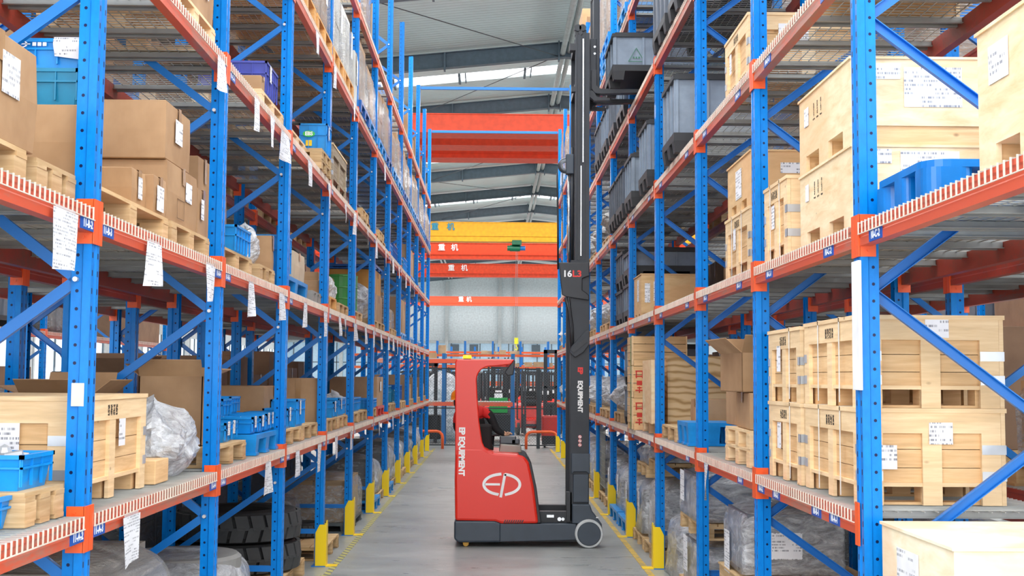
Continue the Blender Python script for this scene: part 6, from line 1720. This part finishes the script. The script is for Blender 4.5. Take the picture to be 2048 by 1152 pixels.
def hoop(): return MB().tube([(0, 0, 0), (0, 0, .30), (-.02, 0, .38), (-.08, 0, .44), (-.16, 0, .46), (-.66, 0, .46), (-.74, 0, .44), (-.80, 0, .38), (-.82, 0, .30), (-.82, 0, 0)], .038, 14).build('barrier_hoop', OT, smooth=True)
make('hoop', hoop, (px(887, 32.9), 32.9, 0), 0, 'orange tube barrier hoop at the far left rack end', 'barrier hoop', 'orange barrier hoops')
make('hoop', hoop, (px(1053, 32.9) + .82, 32.9, 0), 0, 'orange tube barrier hoop at the far right rack end', 'barrier hoop', 'orange barrier hoops')
# low rack standing crosswise behind the fence
cr = empty('cross_rack', (0, 34.6, 0)); Yc = 34.6
for x in (px(888, Yc), px(1026, Yc), px(888, Yc) - 1.9): MB().box(x - .05, x + .05, -.04, .04, 0, 2.55).box(x - .05, x + .05, .8, .88, 0, 2.55).bar((x, .02, .5), (x, .82, 1.2), .03, .03).bar((x, .02, 1.9), (x, .82, 1.2), .03, .03).build('upright', paint('teal_blue_post', (0, 92, 150), (60, 120, 170), .4, .7), cr)
for (z, xa, xb) in ((1.09, px(888, Yc) - 1.9, px(1026, Yc)), (2.28, px(888, Yc) - 1.9, px(1026, Yc))):
    b = MB().box(xa, xb, -.05, -.01, z, z + .11).box(xa, xb, .85, .89, z, z + .11); b.build('beam', ORANGE, cr)
    MB().box(xa, xb, -.02, .86, z + .112, z + .13).build('deck', WIRE, cr)
tag(cr, 'low blue and orange rack standing crosswise behind the fence', 'rack')
make('helmetbox', lambda: MB().box(-.2, .2, 0, .3, 0, .16).build('carton', CARD), (px(860, 35), 34.7, 2.41 + .002), 0, 'small carton on top of the crosswise rack', 'carton')
# racks far down the hall
for j, (Yr, z1_) in enumerate(((78.0, 4.2), (92.0, 4.2))):
    r = empty('distant_rack', (0, Yr, 0))
    for k in range(-5, 6):
        x = k * 1.75 + (.3 if j else -.1)
        MB().box(x - .06, x + .06, 0, .08, 0, z1_).box(x - .06, x + .06, .9, .98, 0, z1_).build('upright', BRACE, r)
    for z in ((1.4, 2.45, 3.22) if j == 0 else (1.5, 2.7, 3.7)):
        MB().box(-9, 9, -.03, .02, z, z + .14).build('beam', OT, r); MB().box(-9, 9, .0, .9, z + .142, z + .16).build('deck', GALV, r)
    tag(r, '%s orange and blue rack across the hall, beyond the fence' % ('nearer', 'farther')[j], 'rack')
RN.seed(5); CO = ('tallest, at the left end', 'first of the low row', 'second of the low row', 'smallest, middle of the low row', 'fourth of the low row', 'wide flat, right of middle', 'second lower shelf, right side', 'widest on the lower shelf', 'lower shelf, right of widest', 'lower shelf, under the hook', 'upper shelf, near right end', 'lower shelf, left end')
for j, (x0_, w_, h_, z) in enumerate(((px(872, 78), .62, .55, 3.38), (px(962, 78), .4, .22, 3.38), (px(975, 78), .45, .2, 3.38), (px(991, 78), .2, .16, 3.38), (px(999, 78), .4, .26, 3.38), (px(1020, 78), .6, .2, 3.38), (px(1049, 78), .5, .28, 2.61), (px(1067, 78), .7, .3, 2.61), (px(1093, 78), .4, .24, 2.61), (px(1030, 78), .4, .2, 2.61), (px(1090, 78), .45, .25, 3.38), (px(855, 78), .5, .3, 2.61))):
    tag(MB().box(-w_ / 2, w_ / 2, 0, .5, 0, h_).build('carton', m_card('pale_cardboard', (206, 168, 130), (226, 192, 156)), loc=(x0_ + w_ / 2, 78.15, z + .003)), 'pale carton on rack across the hall, ' + CO[j], 'carton', 'cartons far down the hall')

def forklift(col, accent=None, green=False, tall=2.3, key=''):
    r = empty('forklift'); body_m = col
    MB().prism([(-.95, .25), (-.95, .95), (-.75, 1.05), (-.25, .95), (-.15, .55), (.55, .5), (.62, .25)], 'x' if False else 'y', -.5, .5).build('body', body_m, r, bevel=.03)
    MB().box(-.98, -.70, -.46, .46, .3, 1.0 if not green else .84).build('counterweight', BLACKM, r, bevel=.05)
    if green: MB().box(-1.0, -.6, -.27, .27, .85, 1.29).build('battery_box', plain('bright_green_paint', (20, 150, 64), 0.5), r, bevel=.01)
    MB().box(-.55, -.2, -.25, .25, .95, 1.05).box(-.62, -.5, -.25, .25, 1.0, 1.45).build('seat', plain('black_vinyl', (18, 18, 20), 0.75), r, bevel=.02)
    b = MB()
    for y in (-.44, .44): b.bar((-.85, y, 1.0), (-.72, y, 2.05), .05, .05); b.bar((.45, y, .5), (.25, y, 2.05), .05, .05); b.bar((-.75, y, 2.07), (.3, y, 2.07), .05, .05)
    for k in range(6): b.bar((-.7 + k * .18, -.44, 2.08), (-.7 + k * .18, .44, 2.08), .03, .03)
    b.build('overhead_guard', BLACKM, r)
    b = MB()
    for y in (-.3, -.2, .2, .3): b.box(.66, .76, y - .03, y + .03, .08, tall)
    for z in (.3, 1.1, tall - .12): b.box(.68, .74, -.33, .33, z, z + .08)
    b.build('mast', BLACKM, r)
    for y in (-.22, .22): MB().prism([(.78, .08), (1.75, .06), (1.75, .09), (.82, .12), (.82, .7), (.78, .7)], 'y', y - .05, y + .05).build('fork', BLACKM, r)
    for (x, y, rr) in ((.35, -.48, .27), (.35, .36, .27), (-.65, -.46, .22), (-.65, .34, .22)): MB().lathe([(0, 0), (rr * .6, 0), (rr, .02), (rr, .12), (rr * .6, .14), (0, .14)], (x, y, rr), 'y', 18).build('wheel', RUBBER, r)
    MB().lathe([(.13, -.01), (.15, 0), (.13, .01), (.11, 0), (.13, -.01)], (-.02, 0, 1.25), 'z', 16).build('steering_wheel', BLACKM, r)
    MB().box(-.98, -.965, -.40, -.25, 1.02, 1.12).box(-.98, -.965, .25, .40, 1.02, 1.12).build('tail_light', plain('red_lamp', (240, 60, 50), 0.3, emis=.6), r)
    MB().box(-.99, -.985, -.12, .12, 1.28, 1.42).build('number_plate', WHITE, r)
    return r
FRD = plain('forklift_red', (206, 44, 34), .4); FGY = plain('forklift_grey', (70, 76, 82), .4); FOR = plain('forklift_orange', (232, 110, 40), .4)
tag(make('flg', lambda: forklift(FGY, green=True, tall=2.5), (px(997, 38), 37.6, 0), radians(90), '', ''), 'forklift with a bright green rear, seen through the truck window', 'forklift')
i = 0
for (x, y) in ((-2.6, 42), (-.9, 43.5), (1.2, 41.5), (2.6, 43), (-1.9, 46.5), (.2, 47), (1.9, 46.8), (3.4, 47.5), (-3.4, 47.3), (-2.7, 51), (-1.0, 50.5), (.7, 51.3), (2.3, 51), (3.9, 51.2), (-3.6, 55), (-1.8, 55.5), (0, 55.2), (1.7, 55.4), (3.4, 55.3), (-2.8, 60), (-.9, 60.2), (1.0, 60), (2.9, 60.3), (-3.8, 65), (-1.9, 65.2), (.1, 65), (2.0, 65.1), (3.9, 65)):
    k = i % 3; m_ = (FGY, FRD, FOR)[(i * 2 + i // 5) % 3] if i % 4 else FGY
    kk = ('fl', m_.name, i % 2)
    tag(make(kk, (lambda mm, t: (lambda: forklift(mm, tall=t)))(m_, (2.15, 2.35)[i % 2]), (x, y, 0), radians((90, 84, -88, 95, -92, 88)[i % 6]), '', ''), '%s forklift parked beyond the fence, %s row, %s from left' % ({'forklift_grey': 'grey', 'forklift_red': 'red', 'forklift_orange': 'orange'}[m_.name], ('first', 'second', 'third', 'fourth', 'fifth', 'sixth')[min(5, int((y - 40) / 4.3))],
        ('first', 'second', 'third', 'fourth', 'fifth')[[4, 5, 5, 5, 4, 5][0] and sum(1 for (a, c) in ((-2.6, 42), (-.9, 43.5), (1.2, 41.5), (2.6, 43), (-1.9, 46.5), (.2, 47), (1.9, 46.8), (3.4, 47.5), (-3.4, 47.3), (-2.7, 51), (-1.0, 50.5), (.7, 51.3), (2.3, 51), (3.9, 51.2), (-3.6, 55), (-1.8, 55.5), (0, 55.2), (1.7, 55.4), (3.4, 55.3), (-2.8, 60), (-.9, 60.2), (1.0, 60), (2.9, 60.3), (-3.8, 65), (-1.9, 65.2), (.1, 65), (2.0, 65.1), (3.9, 65)) if min(5, int((c - 40) / 4.3)) == min(5, int((y - 40) / 4.3)) and a < x)]), 'forklift', 'forklifts parked beyond the fence'); i += 1
# red stacker with a tall black mast at the right rack end
st = empty('pallet_stacker', (px(1100, 33.9), 33.95, 0))
MB().box(-.22, .26, -.2, .3, .14, .86).build('body', FRD, st, bevel=.05); MB().box(-.22, .26, -.22, -.19, .08, .32).build('bumper', BLACKM, st)
MB().box(-.16, -.06, .3, .4, .05, 2.66).box(.14, .24, .3, .4, .05, 2.66).box(-.16, .24, .3, .4, 2.56, 2.66).box(-.16, .24, .3, .4, 1.6, 1.66).build('mast', BLACKM, st)
for x in (-.14, .18): MB().lathe([(0, 0), (.07, 0), (.07, .05), (0, .05)], (x - .025, -.12, .07), 'x', 14).build('wheel', RUBBER, st)
MB().bar((.02, -.1, .86), (.02, -.3, 1.15), .03, .03).bar((-.1, -.3, 1.15), (.14, -.3, 1.15), .03, .03).build('tiller', BLACKM, st)
tag(st, 'red electric stacker with black mast by the right rack end', 'pallet stacker')
# load under a hanging plastic sheet
sh = empty('draped_load', (px(887, 37.5), 37.5, 0))
MB().box(-.4, .4, -.3, .3, 0, 1.5).build('pallet_load', plain('pale_blue_stock', (150, 190, 206), 0.6), sh); blob(1.0, .9, 2.0, 9, 1.0, .07, 34).build('plastic_cover', FILM_B, sh, smooth=True)
tag(sh, 'tall load under pale plastic sheet behind the fence', 'covered load')
mk = empty('pallet_stacker', (px(862, 35.9), 35.9, 0)); MB().box(-.15, -.05, 0, .1, 0, 2.3).box(.1, .2, 0, .1, 0, 2.3).box(-.15, .2, 0, .1, 2.2, 2.3).build('mast', BLACKM, mk); MB().box(-.25, .3, .1, .7, .1, .8).build('body', BLACKM, mk, bevel=.04)
tag(mk, 'black stacker standing behind the fence on the left', 'pallet stacker')
